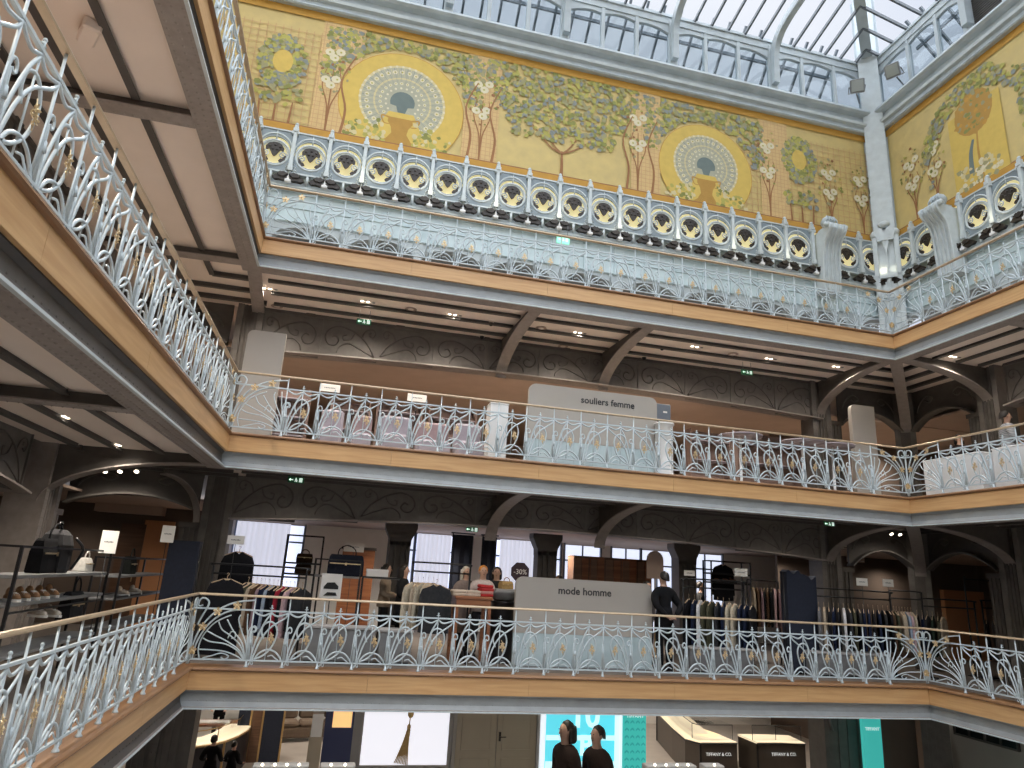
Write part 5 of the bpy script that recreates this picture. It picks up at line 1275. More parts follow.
p=at(660,418,'y',1.6); q=at(660,405,'y',1.6); o=empty('pos_screen',(p.x,1.6,ZM)); o.name='display_screen'; tag(o,'dark blue-black box screen just right of the souliers femme sign board','screen'); mb=MB(); mb.cbox(-.21,.21,-.12,.12,p.z-ZM-.06,q.z-ZM,.01); mb.build('housing',M['frameblue'],o); mb=MB(); mb.tube([(0,0,0),(0,0,p.z-ZM-.06)],.04,8); mb.lathe([(.2,0),(.2,.03),(.04,.04)],12); mb.build('stand',M['black'],o); mb=MB(); mb.box(.02,.12,-.125,-.12,p.z-ZM+.1,p.z-ZM+.14); mb.build('label',M['offwhite'],o)
# mauve seats and shelving behind the middle railing
M['mauve']=mat('mauve_upholstery',(.33,.24,.25),.85,0,.1,12); M['lilac']=mat('lilac_grey_upholstery',(.38,.34,.38),.85,0,.1,12); M['brownpanel']=mat('rosy_brown_panel',(.26,.18,.155),.7,0,.1,4)
def sofa(label,px0,px1,pyt,Y,c='mauve',h=.82):
    a=at(px0,pyt,'y',Y); b=at(px1,pyt,'y',Y); w=(b.x-a.x)/2; o=empty('upholstered_bench',((a.x+b.x)/2,Y,ZM)); tag(o,label,'seat','upholstered benches of the middle gallery')
    mb=MB(); mb.cbox(-w,w,0,.62,.12,.45,.05); mb.build('seat',M['lilac'],o); mb=MB(); mb.cbox(-w,w,.45,.66,.3,h,.05); mb.build('backrest',M[c],o)
    for x in(-w+.08,w-.08):
        for y in(.06,.56): mb=MB(); mb.lathe([(.022,0),(.03,.12)],8,(x,y,0)); mb.build('leg',M['white'],o)
for k,(px0,px1) in enumerate(((318,342),(352,372),(380,412),(418,452),(458,486))): sofa(f'mauve upholstered bench behind the middle railing, {ORD[k]} from the left',px0,px1,430,1.0+.25*(k%2),'mauve' if k%2 else 'lilac',.9)
def shelf_wall(label,px0,px1,pyt,Y,n=3):
    a=at(px0,pyt,'y',Y); b=at(px1,pyt,'y',Y); w=b.x-a.x; h=a.z-ZM; o=empty('wall_shelves',(a.x,Y,ZM)); tag(o,label,'shelf','rosy brown shelf backs of the middle gallery')
    mb=MB(); mb.box(0,w,.3,.36,0,h); mb.build('back_panel',M['brownpanel'],o)
    for x in(0,w-.04): mb=MB(); mb.box(x,x+.04,0,.3,0,h); mb.build('side',M['brownpanel'],o)
    for k in range(n): mb=MB(); mb.cbox(.04,w-.04,0,.3,h*(k+1)/(n+.6),h*(k+1)/(n+.6)+.03,.005); mb.build('shelf',M['lilac'],o)
for k,(px0,px1,pt,Y) in enumerate(((277,312,386,2.2),(332,372,398,3.4),(378,424,399,3.4),(430,478,406,3.4),(690,730,428,3.4),(738,800,430,3.4))): shelf_wall(f'rosy brown shelf unit at the back of the middle gallery, {ORD[k]} from the left',px0,px1,pt,Y)
for px,py,l in((330,388,'cream sign card at the left of the middle gallery'),(417,398,'cream sign card nearer the souliers femme board')): p=at(px,py,'y',2.1); card(l,p.x,2.1,p.z,ZM,.42,.17)
def shelf_shoe(label,px,py,Y,c): 
    p=at(px,py,'y',Y); o=empty('display_table',(p.x,Y,ZM)); tag(o,label,'table'); h=p.z-ZM
    mb=MB(); mb.lathe([(.0,h-.03),(.5,h-.03),(.5,h),(.0,h)],18); mb.build('tabletop',M['lilac'],o); mb=MB(); mb.lathe([(.25,0),(.25,.02),(.03,.05),(.03,h-.03)],12); mb.build('pedestal_leg',M['white'],o)
for k,(px,py) in enumerate(((740,436),(802,442),(832,446))): shelf_shoe(f'round lilac-topped table behind the right of the middle railing, {ORD[k]} from left',px,py,1.3,0)
# right hand middle gallery: white counters, a man in a striped shirt and a seated customer
for k,(y0,y1,h) in enumerate(((.10,-1.35,.86),(-1.62,-3.6,.86))):
    o=empty('counter',(W+.55,y0,ZM)); tag(o,f'white counter behind the right hand middle railing, {["nearer the corner","further from the corner"][k]}','counter'); L=y0-y1
    mb=MB(); mb.cbox(0,.5,-L,0,.05,h-.03,.01); mb.build('body',M['white'],o); mb=MB(); mb.cbox(-.01,.51,-L-.01,.01,h-.03,h,.006); mb.build('worktop',M['offwhite'],o); mb=MB(); mb.box(.03,.47,-L+.03,-.03,0,.05); mb.build('kick',M['steel'],o)
stripe=bpy.data.materials.new('grey_striped_jersey'); stripe.use_nodes=True; nt=stripe.node_tree; b=nt.nodes['Principled BSDF']; b.inputs['Roughness'].default_value=.9
tc=nt.nodes.new('ShaderNodeTexCoord'); wv=nt.nodes.new('ShaderNodeTexWave'); wv.bands_direction='Z'; wv.inputs['Scale'].default_value=9; rp=nt.nodes.new('ShaderNodeValToRGB'); rp.color_ramp.interpolation='CONSTANT'
rp.color_ramp.elements[0].color=(.18,.19,.21,1); rp.color_ramp.elements[1].color=(.42,.42,.43,1); rp.color_ramp.elements[1].position=.4
nt.links.new(tc.outputs['Object'],wv.inputs['Vector']); nt.links.new(wv.outputs['Fac'],rp.inputs[0]); nt.links.new(rp.outputs[0],b.inputs['Base Color'])
p=at(1005,415,'x',15.5); person('man in a grey striped shirt and dark trousers behind the right hand middle railing',(15.5,p.y,ZM),radians(60),1.84,(.3,.3,.3),(.03,.035,.05),'short','front',sleeve=False,mtop=stripe)
p=at(958,430,'x',16.); person('dark-haired person in dark clothes at the table beyond the right hand counters',(16.,p.y,ZM),radians(-30),1.68,(.04,.03,.03),(.03,.03,.03),'bob','down')
o=empty('display_table',(15.75,at(958,430,'x',15.6).y,ZM)); tag(o,'pale-topped table beyond the right hand counters','table'); mb=MB(); mb.cbox(-.35,.35,-.8,.8,.96,1.0,.01); mb.build('tabletop',M['offwhite'],o)
for x in(-.3,.3):
    for y in(-.72,.72): mb=MB(); mb.box(x-.025,x+.025,y-.025,y+.025,0,.96); mb.build('leg',M['brownwood'],o)
# things glimpsed above the upper railing
# exit signs
def exit_sign(label,px,py,Y,w=.30,h=.12,drop=.3,lit=False):
    p=at(px,py,'y',Y); o=empty('exit_sign',tuple(p)); tag(o,label,'exit sign','green exit signs')
    mb=MB(); mb.cbox(-w/2,w/2,-.02,.02,-h/2,h/2,.004); mb.build('plate',M['exit'] if not lit else M['exitlit'],o)
    mb=MB(); y=-.0225
    mb.box(-.12,-.05,y,-.02,-.01,.01); mb.prism([(-.13,0),(-.095,.03),(-.095,-.03)],y,-.02)
    mb.ball((.0,y,.03),.012,.002,.012,6,4); mb.prism([(-.02,.015),(.015,.015),(.03,-.01),(.02,-.04),(.005,-.04),(.008,-.012),(-.012,-.035),(-.03,-.03),(-.01,-.005)],y,-.02); mb.prism([(.06,-.04),(.12,-.04),(.12,.04),(.06,.04)],y,-.02); k=mb.build('pictogram',M['exitw'],o)
    
    for x in(-w*.35,w*.35): mb=MB(); mb.tube([(x,0,h/2),(x,0,h/2+drop)],.006,4); mb.build('suspension_wire',M['steel'],o)
M['exitlit']=emit('lit_green_exit_sign',(.25,.75,.55),.8)
exit_sign('green exit sign under the upper gallery near the left panel',364,322,1.2,.30,.12,.2)
exit_sign('green exit sign under the upper gallery at the right',747,372.5,1.3,.30,.12,.2)
exit_sign('dark green exit sign under the middle gallery near the left corner',296,480,1.2,.30,.12,.2)
exit_sign('small green exit sign under the girder above the knitwear table',472,529.5,2.95,.26,.1,.12)
exit_sign('dark exit sign by the top of the right column under the middle gallery',829,524,1.4,.26,.1,.2)
exit_sign('lit green exit sign hanging above the upper railing',563,240,1.8,.32,.2,.3,True)

# middle gallery, left hand side, glimpsed through the near railing
o=empty('wall_shelves',(-2.45,-8.6,ZM)); tag(o,'long rosy brown shelf wall on the left side of the middle gallery','shelf'); L=5.2
mb=MB(); mb.box(-.06,0,0,L,0,2.3); mb.build('back_panel',M['brownpanel'],o)
for z in(.45,.95,1.45,1.95): mb=MB(); mb.cbox(0,.34,0,L,z,z+.04,.006); mb.build('shelf',M['cabdoor'],o)
for y in(0,1.3,2.6,3.9,L-.04): mb=MB(); mb.box(0,.34,y,y+.04,0,2.3); mb.build('side',M['brownpanel'],o)
k=0
for z in(.99,1.49):
    for y in(.3,.8,1.6,2.1,3.0,3.5,4.3):
        bag(f'tan bag on the left shelf wall of the middle gallery, {ORD[k%7]} along the {"lower" if z<1.2 else "upper"} shelf',-2.27,-8.6+y,ZM+z,(.30,.17,.07) if k%2 else (.12,.07,.05),.3,.2,pi/2,'handbag','bags on the left shelf wall'); k+=1
for k,(y0,y1) in enumerate(((-7.6,-6.3),(-5.7,-4.2),(-3.4,-1.9))):
    o=empty('bench',(-1.15,y0,ZM)); tag(o,f'low white display bench behind the left middle railing, {ORD[k]} from the front','bench','white display benches behind the left middle railing')
    mb=MB(); mb.cbox(0,.6,0,y1-y0,.28,.36,.01); mb.build('top',M['white'],o)
    for y in(.06,y1-y0-.1): mb=MB(); mb.box(.04,.56,y,y+.05,0,.28); mb.build('leg',M['white'],o)
# ------------------------------------------------------------------ ground floor
mb=MB(); mb.box(-9.5,23.5,-21,18,ZG-.1,ZG); struct(mb.build('floor',M['stone']))
YP=4.5
zc=-.42
mb=MB(); mb.box(-9.4,23.4,.5,18,zc+.0,zc+.06); struct(mb.build('ceiling',M['warmwall']))
mb=MB(); mb.box(-9.4,-.5,-21,.5,zc,zc+.06); struct(mb.build('ceiling',M['warmwall']))
mb=MB(); mb.box(W+.5,23.4,-21,.5,zc,zc+.06); struct(mb.build('ceiling',M['warmwall']))
G=lambda px,Y: at(px,740,'y',Y).x
# wall with poster, doors and screen
x0=G(318,YP); xa=G(362,YP); xb=G(448,YP); xc=G(456,YP); xd=G(537,YP); xe=G(542,YP); xf=G(620,YP)
wallbox('wall_shop_front',xb,xe+.02,YP+.1,YP+.2,ZG,zc,m='greige2') if False else None
M['greige']=mat('greige_painted_panelling',(.42,.36,.27),.5,0,.06,2); M['greigetrim']=mat('grey_beige_trim',(.36,.34,.31),.5,0,.06,2)
mb=MB(); mb.box(xa-.3,xf+.1,YP+.1,YP+.2,ZG,zc); struct(mb.build('wall_shop_front',M['greigetrim']))
def lightbox(label,a,b,z0,z1,m,frame):
    o=empty('lit_poster',((a+b)/2,YP,z0)); tag(o,label,'poster'); w=(b-a)/2
    mb=MB(); mb.box(-w,w,.0,.05,0,z1-z0); mb.build('screen',m,o)
    mb=MB(); mb.box(-w-.05,-w,-.02,.06,-.05,z1-z0); mb.box(w,w+.05,-.02,.06,-.05,z1-z0); mb.box(-w,w,-.02,.06,-.05,0); mb.build('frame',frame,o); return o,w
M['posterwhite']=emit('backlit_white_poster',(.72,.72,.78),.95); M['chain']=mat('gold_chain_print',(.62,.42,.16),.5,0,.3,40)
zpb=at(405,765,'y',YP).z
o,w=lightbox('tall backlit white poster of a gold tassel necklace on the ground floor',xa,xb,zpb,zc,M['posterwhite'],M['greigetrim'])
mb=MB(); h=zc-zpb; cx=.12
q=lambda px,py:(at(px,py,'y',YP).x-(xa+xb)/2, at(px,py,'y',YP).z-zpb)
a=q(411,713); b=q(409,727); c1=q(394,763); c2=q(407,765)
mb.tube([(a[0],-.004,a[1]+.35),(a[0]+.0,-.004,a[1]),(b[0],-.004,b[1])],.012,4); mb.tube([(q(402,705)[0],-.004,q(402,705)[1]),(a[0],-.004,a[1])],.008,4)
mb.ball((a[0],-.0,a[1]-.02),.07,.012,.09,8,6); mb.ball((b[0],-.0,b[1]),.045,.012,.07,8,6)
for k in range(9):
    t=k/8; mb.tube(spline([(b[0]-.03+.06*t,-.004,b[1]-.05),((b[0]*.55+(c1[0]*(1-t)+c2[0]*t)*.45),-.004,(b[1]+c1[1])/2+.03*t),(c1[0]*(1-t)+c2[0]*t,-.004,c1[1]*(1-t)+c2[1]*t)],4),.013,4)
mb.build('necklace_print',M['chain'],o)
# double doors
root=empty('double_door',(xc,YP+.06,ZG)); tag(root,'closed pair of panelled greige doors between the two lit posters','door'); w=(xd-xc); H=zc-ZG
for s in(0,1):
    mb=MB(); a=s*w/2+.01; b=a+w/2-.02; mb.box(a,b,0,.06,0,H); 
    for z0,z1 in((.2,at(500,757,'y',YP).z-ZG-.05),(at(500,752,'y',YP).z-ZG+.03,H-.1)):
        mb.box(a+.14,b-.14,-.012,0,z0,z1); 
        for e in((a+.12,a+.15),(b-.15,b-.12)): mb.box(e[0],e[1],-.025,0,z0,z1)
        mb.box(a+.12,b-.12,-.025,0,z0-.015,z0+.015); mb.box(a+.12,b-.12,-.025,0,z1-.015,z1+.015)
    d=mb.build('door_leaf',M['greige'],root)
    if s==1:
        p=at(497,737,'y',YP); mb=MB(); mb.cbox(a+.04,a+.09,-.03,0,p.z-ZG-.1,p.z-ZG+.1,.006); mb.tube([(a+.065,-.03,p.z-ZG),(a+.065,-.07,p.z-ZG),(a+.2,-.07,p.z-ZG)],.012,6); mb.build('door_handle',M['bronze'],d)
mb=MB(); mb.box(-.08,0,-.04,.08,0,H); mb.box(w,w+.08,-.04,.08,0,H); mb.build('door_frame',M['greigetrim'],root)
# lit turquoise screen
M['aqua']=emit('backlit_turquoise_screen',(.10,.60,.72),.95); M['aqualight']=emit('backlit_pale_turquoise',(.55,.82,.86),.95); M['aquawhite']=emit('backlit_screen_border',(.72,.78,.84),.9)
o,w=lightbox('tall backlit turquoise screen with pale numerals on the ground floor',xe,xf,ZG+.6,zc,M['aqua'],M['aquawhite'])
h=zc-ZG-.6
for q0,q1 in((-w,-w+.08),(w-.14,w)): mb=MB(); mb.box(q0,q1,-.006,0,0,h); mb.build('pale_border',M['aquawhite'],o)
z1=at(580,712,'y',YP).z-ZG-.6; z2=at(580,738,'y',YP).z-ZG-.6
mb=MB(); mb.box(-w+.1,w-.14,-.004,0,z2-.05,z2+.06); mb.box(-w+.1,w-.14,-.004,0,z2-1.2,z2-.5); mb.build('horizon_band',M['aqualight'],o)
text('10',.75,(.08,-.008,z1-.1),(pi/2,0,0),M['aqualight'],o,bold=.02,name='numerals'); text('P',.6,(.1,-.008,z1-.75),(pi/2,0,0),M['aqualight'],o,bold=.02,name='letter')
# turquoise column cladding
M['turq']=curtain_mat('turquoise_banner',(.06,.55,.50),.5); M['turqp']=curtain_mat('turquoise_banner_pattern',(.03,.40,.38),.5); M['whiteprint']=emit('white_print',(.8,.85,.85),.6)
def banner(label,px0,px1,Y,z0,z1,ztext,pattern):
    a=G(px0,Y); b=G(px1,Y); w=(b-a)/2; o=empty('banner',((a+b)/2,Y,z0)); tag(o,label,'banner')
    mb=MB(); mb.box(-w,w,0,.1,0,z1-z0); mb.build('cloth',M['turq'],o)
    if pattern:
        mb=MB()
        for i in range(4):
            for z in frange(.1,z1-z0-.3,.16):
                x=-w+w*2*(i+.5)/4; mb.prism([(x-.05,z-.04),(x,z+.0),(x+.05,z-.04),(x+.05,z-.0),(x,z+.04),(x-.05,z)],-.004,0)
        mb.build('chevron_pattern',M['turqp'],o)
    text('TIFFANY',min(.16,w*.42),(0,-.006,ztext-z0),(pi/2,0,0),M['whiteprint'],o)
    mb=MB(); mb.box(-w,w,-.01,.11,z1-z0-.03,z1-z0); mb.build('batten',M['white'],o)
banner('wide turquoise chevron-patterned banner beside the turquoise screen',624,646,YP-.6,ZG+.05,zc-.06,at(635,716,'y',YP-.6).z,True)
banner('narrow turquoise banner hanging on the dark column at the right',864,882,2.2,ZG+.3,zc-.06,at(873,729,'y',2.2).z,False)
# dark blue pier and lit sign left of the poster
M['deepblue']=mat('deep_blue_panel',(.012,.02,.09),.4,0,.1,3); M['goldlit']=emit('lit_gold_panel',(.85,.55,.22),.8)
a=G(323,YP-.4); b=G(352,YP-.4); o=empty('blue_pier',(a,YP-.4,ZG)); tag(o,'deep blue display pier with a lit gold panel left of the white poster','pier'); mb=MB(); mb.box(0,b-a,0,.5,0,zc-ZG-.02); mb.build('panel',M['deepblue'],o)
p=at(340,727,'y',YP-.4); p1=at(332,727,'y',YP-.4); p2=at(351,727,'y',YP-.4); mb=MB(); mb.box(p1.x-a,p2.x-a,-.05,0,p.z-ZG,zc-ZG-.02); d=mb.build('lit_panel',M['goldlit'],o); mb=MB(); mb.ball(((p1.x+p2.x)/2-a,-.05,zc-ZG-.35),.12,.03,.14,8,6); mb.build('emblem',M['whiteprint'],d)
a2=G(309,YP-.3); mb=MB(); o=empty('display_case',(a2,YP-.5,ZG)); tag(o,'greige display case with a pale lit top left of the blue pier','display case'); w=G(322,YP-.3)-a2; zt_=at(315,735,'y',YP-.3).z-ZG; mb.box(0,w,0,.6,0,zt_); mb.build('base',M['greige'],o); mb=MB(); mb.box(.02,w-.02,.02,.58,zt_,zt_+.45); mb.build('glass_case',M['caseglass'] if 'caseglass' in M else M['offwhite'],o)
# jewellery counters
M['countertop']=emit('lit_jewellery_counter_top',(.70,.60,.42),.75); M['caseglass']=glassy('display_case_glass',(.93,.95,.96),.3,.02); M['navyfront']=mat('black_blue_counter_front',(.008,.009,.016),.3,0,.2,5); M['brass']=mat('brass_edging',(.50,.33,.14),.35,.6,.1,12)
M['darkbrown']=mat('dark_brown_counter_front',(.05,.04,.032),.4,0,.1,5)
def counter_along(label,path,dep,h,ztop_m,front,edge='brass',glass=.28):
    """curved counter: path of front-edge points (x,y), dep behind it"""
    o=empty('jewellery_counter',(path[0][0],path[0][1],ZG)); tag(o,label,'counter'); P=[(x-path[0][0],y-path[0][1]) for x,y in path]
    N=[]
    for i in range(len(P)):
        a=P[max(0,i-1)]; b=P[min(len(P)-1,i+1)]; t=Vector((b[0]-a[0],b[1]-a[1])).normalized(); N.append((-t.y,t.x))
    back=[(p[0]+n[0]*dep,p[1]+n[1]*dep) for p,n in zip(P,N)]
    pl=P+back[::-1]
    mb=MB(); mb.prism(pl,0,h-.06,'z'); mb.build('front',front,o)
    mb=MB(); mb.prism(pl,h-.06,h,'z'); mb.build('lit_top',ztop_m,o)
    mb=MB(); mb.tube([(p[0],p[1],h-.05) for p in P],.03,5); mb.build('top_edge',M[edge],o)
    for i in range(0,len(P),3): mb=MB(); mb.box(P[i][0]-.03,P[i][0]+.03,P[i][1]-.03,P[i][1]+.01,0,h-.06); mb.build('edge_strip',M[edge],o)
    # glass case on top
    g0=[(p[0]+n[0]*.25,p[1]+n[1]*.25) for p,n in zip(P,N)]; g1=[(p[0]+n[0]*(dep-.05),p[1]+n[1]*(dep-.05)) for p,n in zip(P,N)]
    mb=MB(); mb.loft([[(x,y,h) for x,y in g0],[(x,y,h+glass) for x,y in g0]],0,False,False,False); mb.loft([[(x,y,h+glass) for x,y in g0],[(x,y,h+glass) for x,y in g1]],0,False,False,False); mb.build('glass_case',M['caseglass'],o)
    mb=MB(); mb.tube([(x,y,h+glass) for x,y in g0],.012,4); 
    for i in(0,len(P)//2,len(P)-1): mb.tube([(g0[i][0],g0[i][1],h),(g0[i][0],g0[i][1],h+glass)],.012,4)
    mb.build('case_frame',M[edge],o)
    return o
pts=[at(px,py,'z',-3.1) for px,py in((170,747),(190,746),(210,743.5),(225,740),(238,735),(248,729),(252,724))]
counter_along('curved jewellery counter with a lit cream top at the lower left of the ground floor',[(p.x,p.y) for p in pts],.75,1.0,M['countertop'],M['navyfront'])
for k,(pxs,l) in enumerate((([(657,712),(672,727),(685,738),(700,742),(737,742)],'long dark brown counter lettered TIFFANY & CO, nearer the turquoise banner'),([(757,742),(780,742),(805,743)],'dark brown counter lettered TIFFANY & CO, nearer the right hand column'))):
    pts=[at(px,py,'z',-3.1) for px,py in pxs]
    o=counter_along(l,[(p.x,p.y) for p in pts],1.1,1.0,M['countertop'],M['darkbrown'],'darkedge' if 'darkedge' in M else 'black',.45)
    tp=at(719 if k==0 else 784,754.5,'y',pts[-1].y-.02); text('TIFFANY & CO.',.135,(tp.x-pts[0].x,pts[-1].y-pts[0].y-.02,tp.z-ZG),(pi/2,0,0),M['whiteprint'],o)
# low foreground counters with rows of little lamps at the bottom edge of the picture
for k,(px0,px1) in enumerate(((256,305),(324,352),(650,694),(708,722))):
    Yl=-1.5; a=at(px0,766,'y',Yl); b=at(px1,766,'y',Yl); o=empty('lamp_strip',(a.x,Yl,a.z)); tag(o,f'row of small white lamps on a fascia at the bottom edge, {ORD[k]} from the left','lamp strip','rows of small white lamps'); w=b.x-a.x
    mb=MB(); mb.cbox(-.05,w+.05,0,.2,-.12,.0,.01); mb.build('casing',M['greigetrim'],o); 
    for x in frange(0,w,.18): mb=MB(); mb.ball((x,.02,.01),.02,nu=8,nv=5); mb.build('lamp',M['whitebulb'] if 'whitebulb' in M else M['bulb'],o)
    mb=MB(); mb.tube([(w/2,.1,-.12),(w/2,.1,ZG-a.z)],.05,8); mb.lathe([(.3,0),(.3,.04),(.05,.06)],12,(w/2,.1,ZG-a.z)); mb.build('post',M['greigetrim'],o)
# seller at a table, chair, couch and customers
p=at(212,722,'z',-3.32); o=empty('sales_table',(p.x,p.y,ZG)); tag(o,'small brown sales table with papers behind the curved counter','table'); mb=MB(); mb.cbox(-.75,.75,-.4,.4,.72,.78,.01); mb.build('tabletop',M['redwood'],o)
for x in(-.65,.65):
    for y in(-.32,.32): mb=MB(); mb.box(x-.03,x+.03,y-.03,y+.03,0,.72); mb.build('leg',M['redwood'],o)
o=empty('paper_tray',(p.x+.1,p.y,ZG+.78)); tag(o,'pale open tray of papers on the sales table','tray'); mb=MB(); mb.cbox(-.5,.45,-.25,.2,0,.03,.005); mb.build('tray',M['offwhite'],o); mb=MB(); 
for k in range(3): mb.box(-.45+.3*k,-.2+.3*k,-.2,.15,.03,.04)
mb.build('papers',M['white'],o)
person('seller in black with a pale lanyard leaning over the sales table',(p.x+.1,p.y+.65,ZG),0,1.72,(.012,.012,.014),(.012,.012,.014),'short','bent')
p=at(262,722,'z',-3.2); o=empty('armchair',(p.x,p.y,ZG),radians(200)); tag(o,'dark green rounded armchair on slim legs right of the curved counter','chair'); M['green']=mat('dark_green_velvet',(.018,.03,.024),.85,0,.2,15)
mb=MB(); mb.cbox(-.36,.36,-.36,.36,.42,.56,.06); mb.build('seat',M['green'],o); mb=MB(); arc=[(.42*cos(t*pi/10+0),.10+.36*sin(t*pi/10)) for t in range(11)]; inn=[(.34*cos(t*pi/10),.10+.28*sin(t*pi/10)) for t in range(11)]; mb.prism(arc+inn[::-1],.42,.98,'z'); mb.build('backrest',M['green'],o)
for x in(-.3,.3):
    for y in(-.3,.3): mb=MB(); mb.tube([(x,y,.42),(x*1.1,y*1.1,0)],[.025,.015],6); mb.build('leg',M['black'],o)
p=at(297,716,'z',-3.4); o=empty('couch',(p.x+.5,p.y,ZG),radians(10)); tag(o,'brown cushioned couch far back on the ground floor','couch'); M['couch']=mat('taupe_couch_cloth',(.20,.15,.11),.9,0,.2,10)
mb=MB(); mb.cbox(-1.3,1.3,-.45,.45,.12,.45,.05); mb.build('base',M['couch'],o)
for k in range(3): mb=MB(); mb.cbox(-1.25+.84*k,-.45+.84*k,-.45,.2,.45,.62,.06); mb.build('seat_cushion',M['couch'],o); mb=MB(); mb.cbox(-1.25+.84*k,-.45+.84*k,.15,.42,.6,1.05,.07); mb.build('back_cushion',M['couch'],o)
for s in(-1,1): mb=MB(); mb.cbox(min(s*1.3,s*1.52),max(s*1.3,s*1.52),-.45,.45,.1,.72,.05); mb.build('armrest',M['couch'],o)
for k,(px0,px1) in enumerate(((238,250),(252,262),(263,283))):
    Yq=12-.4; a=at(px0,720,'y',11.); b=at(px1,720,'y',11.); o=empty('folding_screen',(a.x,11.,ZG)); tag(o,f'dark blue-black standing panel at the back of the ground floor, {ORD[k]} from the left','panel','dark panels behind the curved counter'); mb=MB(); mb.box(0,b.x-a.x,0,.08,0,zc-ZG-.02); mb.build('board',M['navy'] if k!=1 else M['brownwood'],o); mb=MB(); mb.box(b.x-a.x,b.x-a.x+.05,-.02,.08,0,zc-ZG-.02); mb.build('edge',M['brass'],o)
p=at(215,750,'y',6.8); person('customer with short dark hair in black seen from behind at the curved counter',(at(213,748,'y',7.2).x,7.2,ZG),radians(170),at(213,735,'y',7.2).z-ZG,(.012,.012,.014),(.02,.02,.02),'short','bent')
person('second customer in black, leaning, right of the first at the curved counter',(at(234,748,'y',7.6).x,7.6,ZG),radians(150),at(234,741,'y',7.6).z-ZG,(.012,.012,.014),(.02,.02,.02),'short','bent')
p=at(182,722,'y',9.5); o=empty('table_mirror',(p.x,9.6,-3.1)); tag(o,'round-topped pale table mirror standing on the curved counter','mirror'); mb=MB(); mb.prism([(-.28,0),(-.30,.35)]+[(-.30*cos(t*pi/10),.35+.25*sin(t*pi/10)) for t in range(1,10)]+[(.30,.35),(.28,0)],-.02,.02); mb.build('glass',M['aquawhite'],o); mb=MB(); mb.cbox(-.2,.2,-.15,.15,-.1,.02,.01); mb.build('foot',M['steel'],o)
# two visitors in front of the turquoise screen
for k,(px,pt,rz,ht,hc) in enumerate(((567,721,radians(-75),None,'bob'),(598,726,radians(-70),None,'short'))):
    Yv=2.6; p=at(px,pt,'y',Yv); person(['woman in a dark brown coat standing before the turquoise screen','man in a dark brown jacket walking before the turquoise screen'][k],(p.x,Yv,ZG),rz,p.z-ZG,(.05,.035,.03),(.04,.03,.028),hc,'down',coat=.45 if k==0 else .2,skin=M['skin'])
# ground floor ironwork at the right
column('dark fluted iron column on the ground floor left of the narrow turquoise banner',W+.05,D+.2,ZG,zc,0,1.05,.6,M['iron'],0)
column('dark iron column on the ground floor in the far right corner',W+2.8,D+.1,ZG,zc,-pi/4,.6,.5,M['iron'])
column('dark iron column on the ground floor under the far left corner',-.55,D+.2,ZG,zc,0,.7,.6,M['iron'],-1)
wallbox('wall_ground_right',W+.6,W+2.6,D+.5,D+.6,ZG,zc); wallbox('wall_ground_side',W+3.1,W+3.2,-6,D,ZG,zc,m='greigetrim')
p0=at(800,716,'y',D); o=empty('scroll_bracket',(p0.x+.9,D-.05,zc)); tag(o,'dark curled iron bracket at the top of the ground floor column beside the counters','bracket'); mb=MB(); mb.prism([(0,0),(-1.0,0),(-1.0,-.08),(-.8,-.12),(-.72,-.3),(-.6,-.2),(-.4,-.22),(-.22,-.5),(-.15,-.95),(0,-1.0)],-.06,.06); mb.build('plate',M['iron'],o); mb=MB(); mb.tube(spline([(-.95,-.08,-.1),(-.72,-.08,-.32),(-.55,-.08,-.22),(-.35,-.08,-.3),(-.15,-.08,-.95)],4),.03,5); mb.build('scroll',M['iron2'],o)
a=at(955,722,'x',W+3.05); b=at(1020,752,'x',W+3.05); o=empty('window_display',(W+3.08,b.y,b.z)); tag(o,'black framed window-like panel on the right hand ground floor wall','panel'); mb=MB(); L=a.y-b.y; hh=1.3
mb.box(-.05,0,0,L,0,hh); mb.build('backing',M['black'],o); mb=MB()
for k in range(5): mb.box(-.09,-.05,L*k/4-.02,L*k/4+.02,0,hh)
mb.box(-.09,-.05,0,L,0,.04); mb.box(-.09,-.05,0,L,hh-.04,hh); mb.build('frame',M['joist'],o)
# white back shelving beyond the counters
wallbox('wall_ground_far',-9.4,23.4,17.0,17.1,ZG,zc,m='offwhite')
# ------------------------------------------------------------------ lamps
def spot(loc,e,col=(1,.89,.76),size=160,r=.08):
    o=light('SPOT','downlight_and_fill_beam',loc,e,col,spot_size=radians(size),spot_blend=1.,shadow_soft_size=r); return o  # serves the downlight fixtures and the added fill spots
def cluster(label,px,py,z,e=60,n=3,ax='x',vis=True,group='ceiling downlight clusters'):
    p=at(px,py,'z',z); o=empty('downlight',tuple(p)); tag(o,label,'ceiling lamp',group); d=(1,0) if ax=='x' else (0,1)
    mb=MB(); mb.cbox(-.20 if ax=='x' else -.05,.20 if ax=='x' else .05,-.05 if ax=='x' else -.2,.05 if ax=='x' else .2,.0,.012,.004); mb.build('trim_plate',M['ceil'],o)
    for k in range(n):
        t=(k-(n-1)/2)*.12; mb=MB(); mb.lathe([(.001,-.008),(.03,-.008),(.04,.0)],10,(d[0]*t,d[1]*t,0)); mb.build('lens',M['bulb'] if k<2 else M['steel'],o)
    if e: spot((p.x,p.y,p.z-.06),e)
zu=Z[2]-.452; zl=Z[1]-.452; EU=230; EL=90
for k,(px,py) in enumerate(((270,289),(281,319),(368,302),(363,330),(455,315),(443,341),(580,333),(554,355),(697,347),(660,369))):
    cluster(f'triple downlight under the upper gallery, {ORD[k//2]} from left in the {["front","back"][k%2]} row',px,py,zu,EU)
for k,(px,py) in enumerate(((838,367),(771,359),(878,397),(955,357),(1018,369))): cluster(f'recessed downlight near the far right corner under the upper gallery, {ORD[k]} of five',px,py,zu,80)
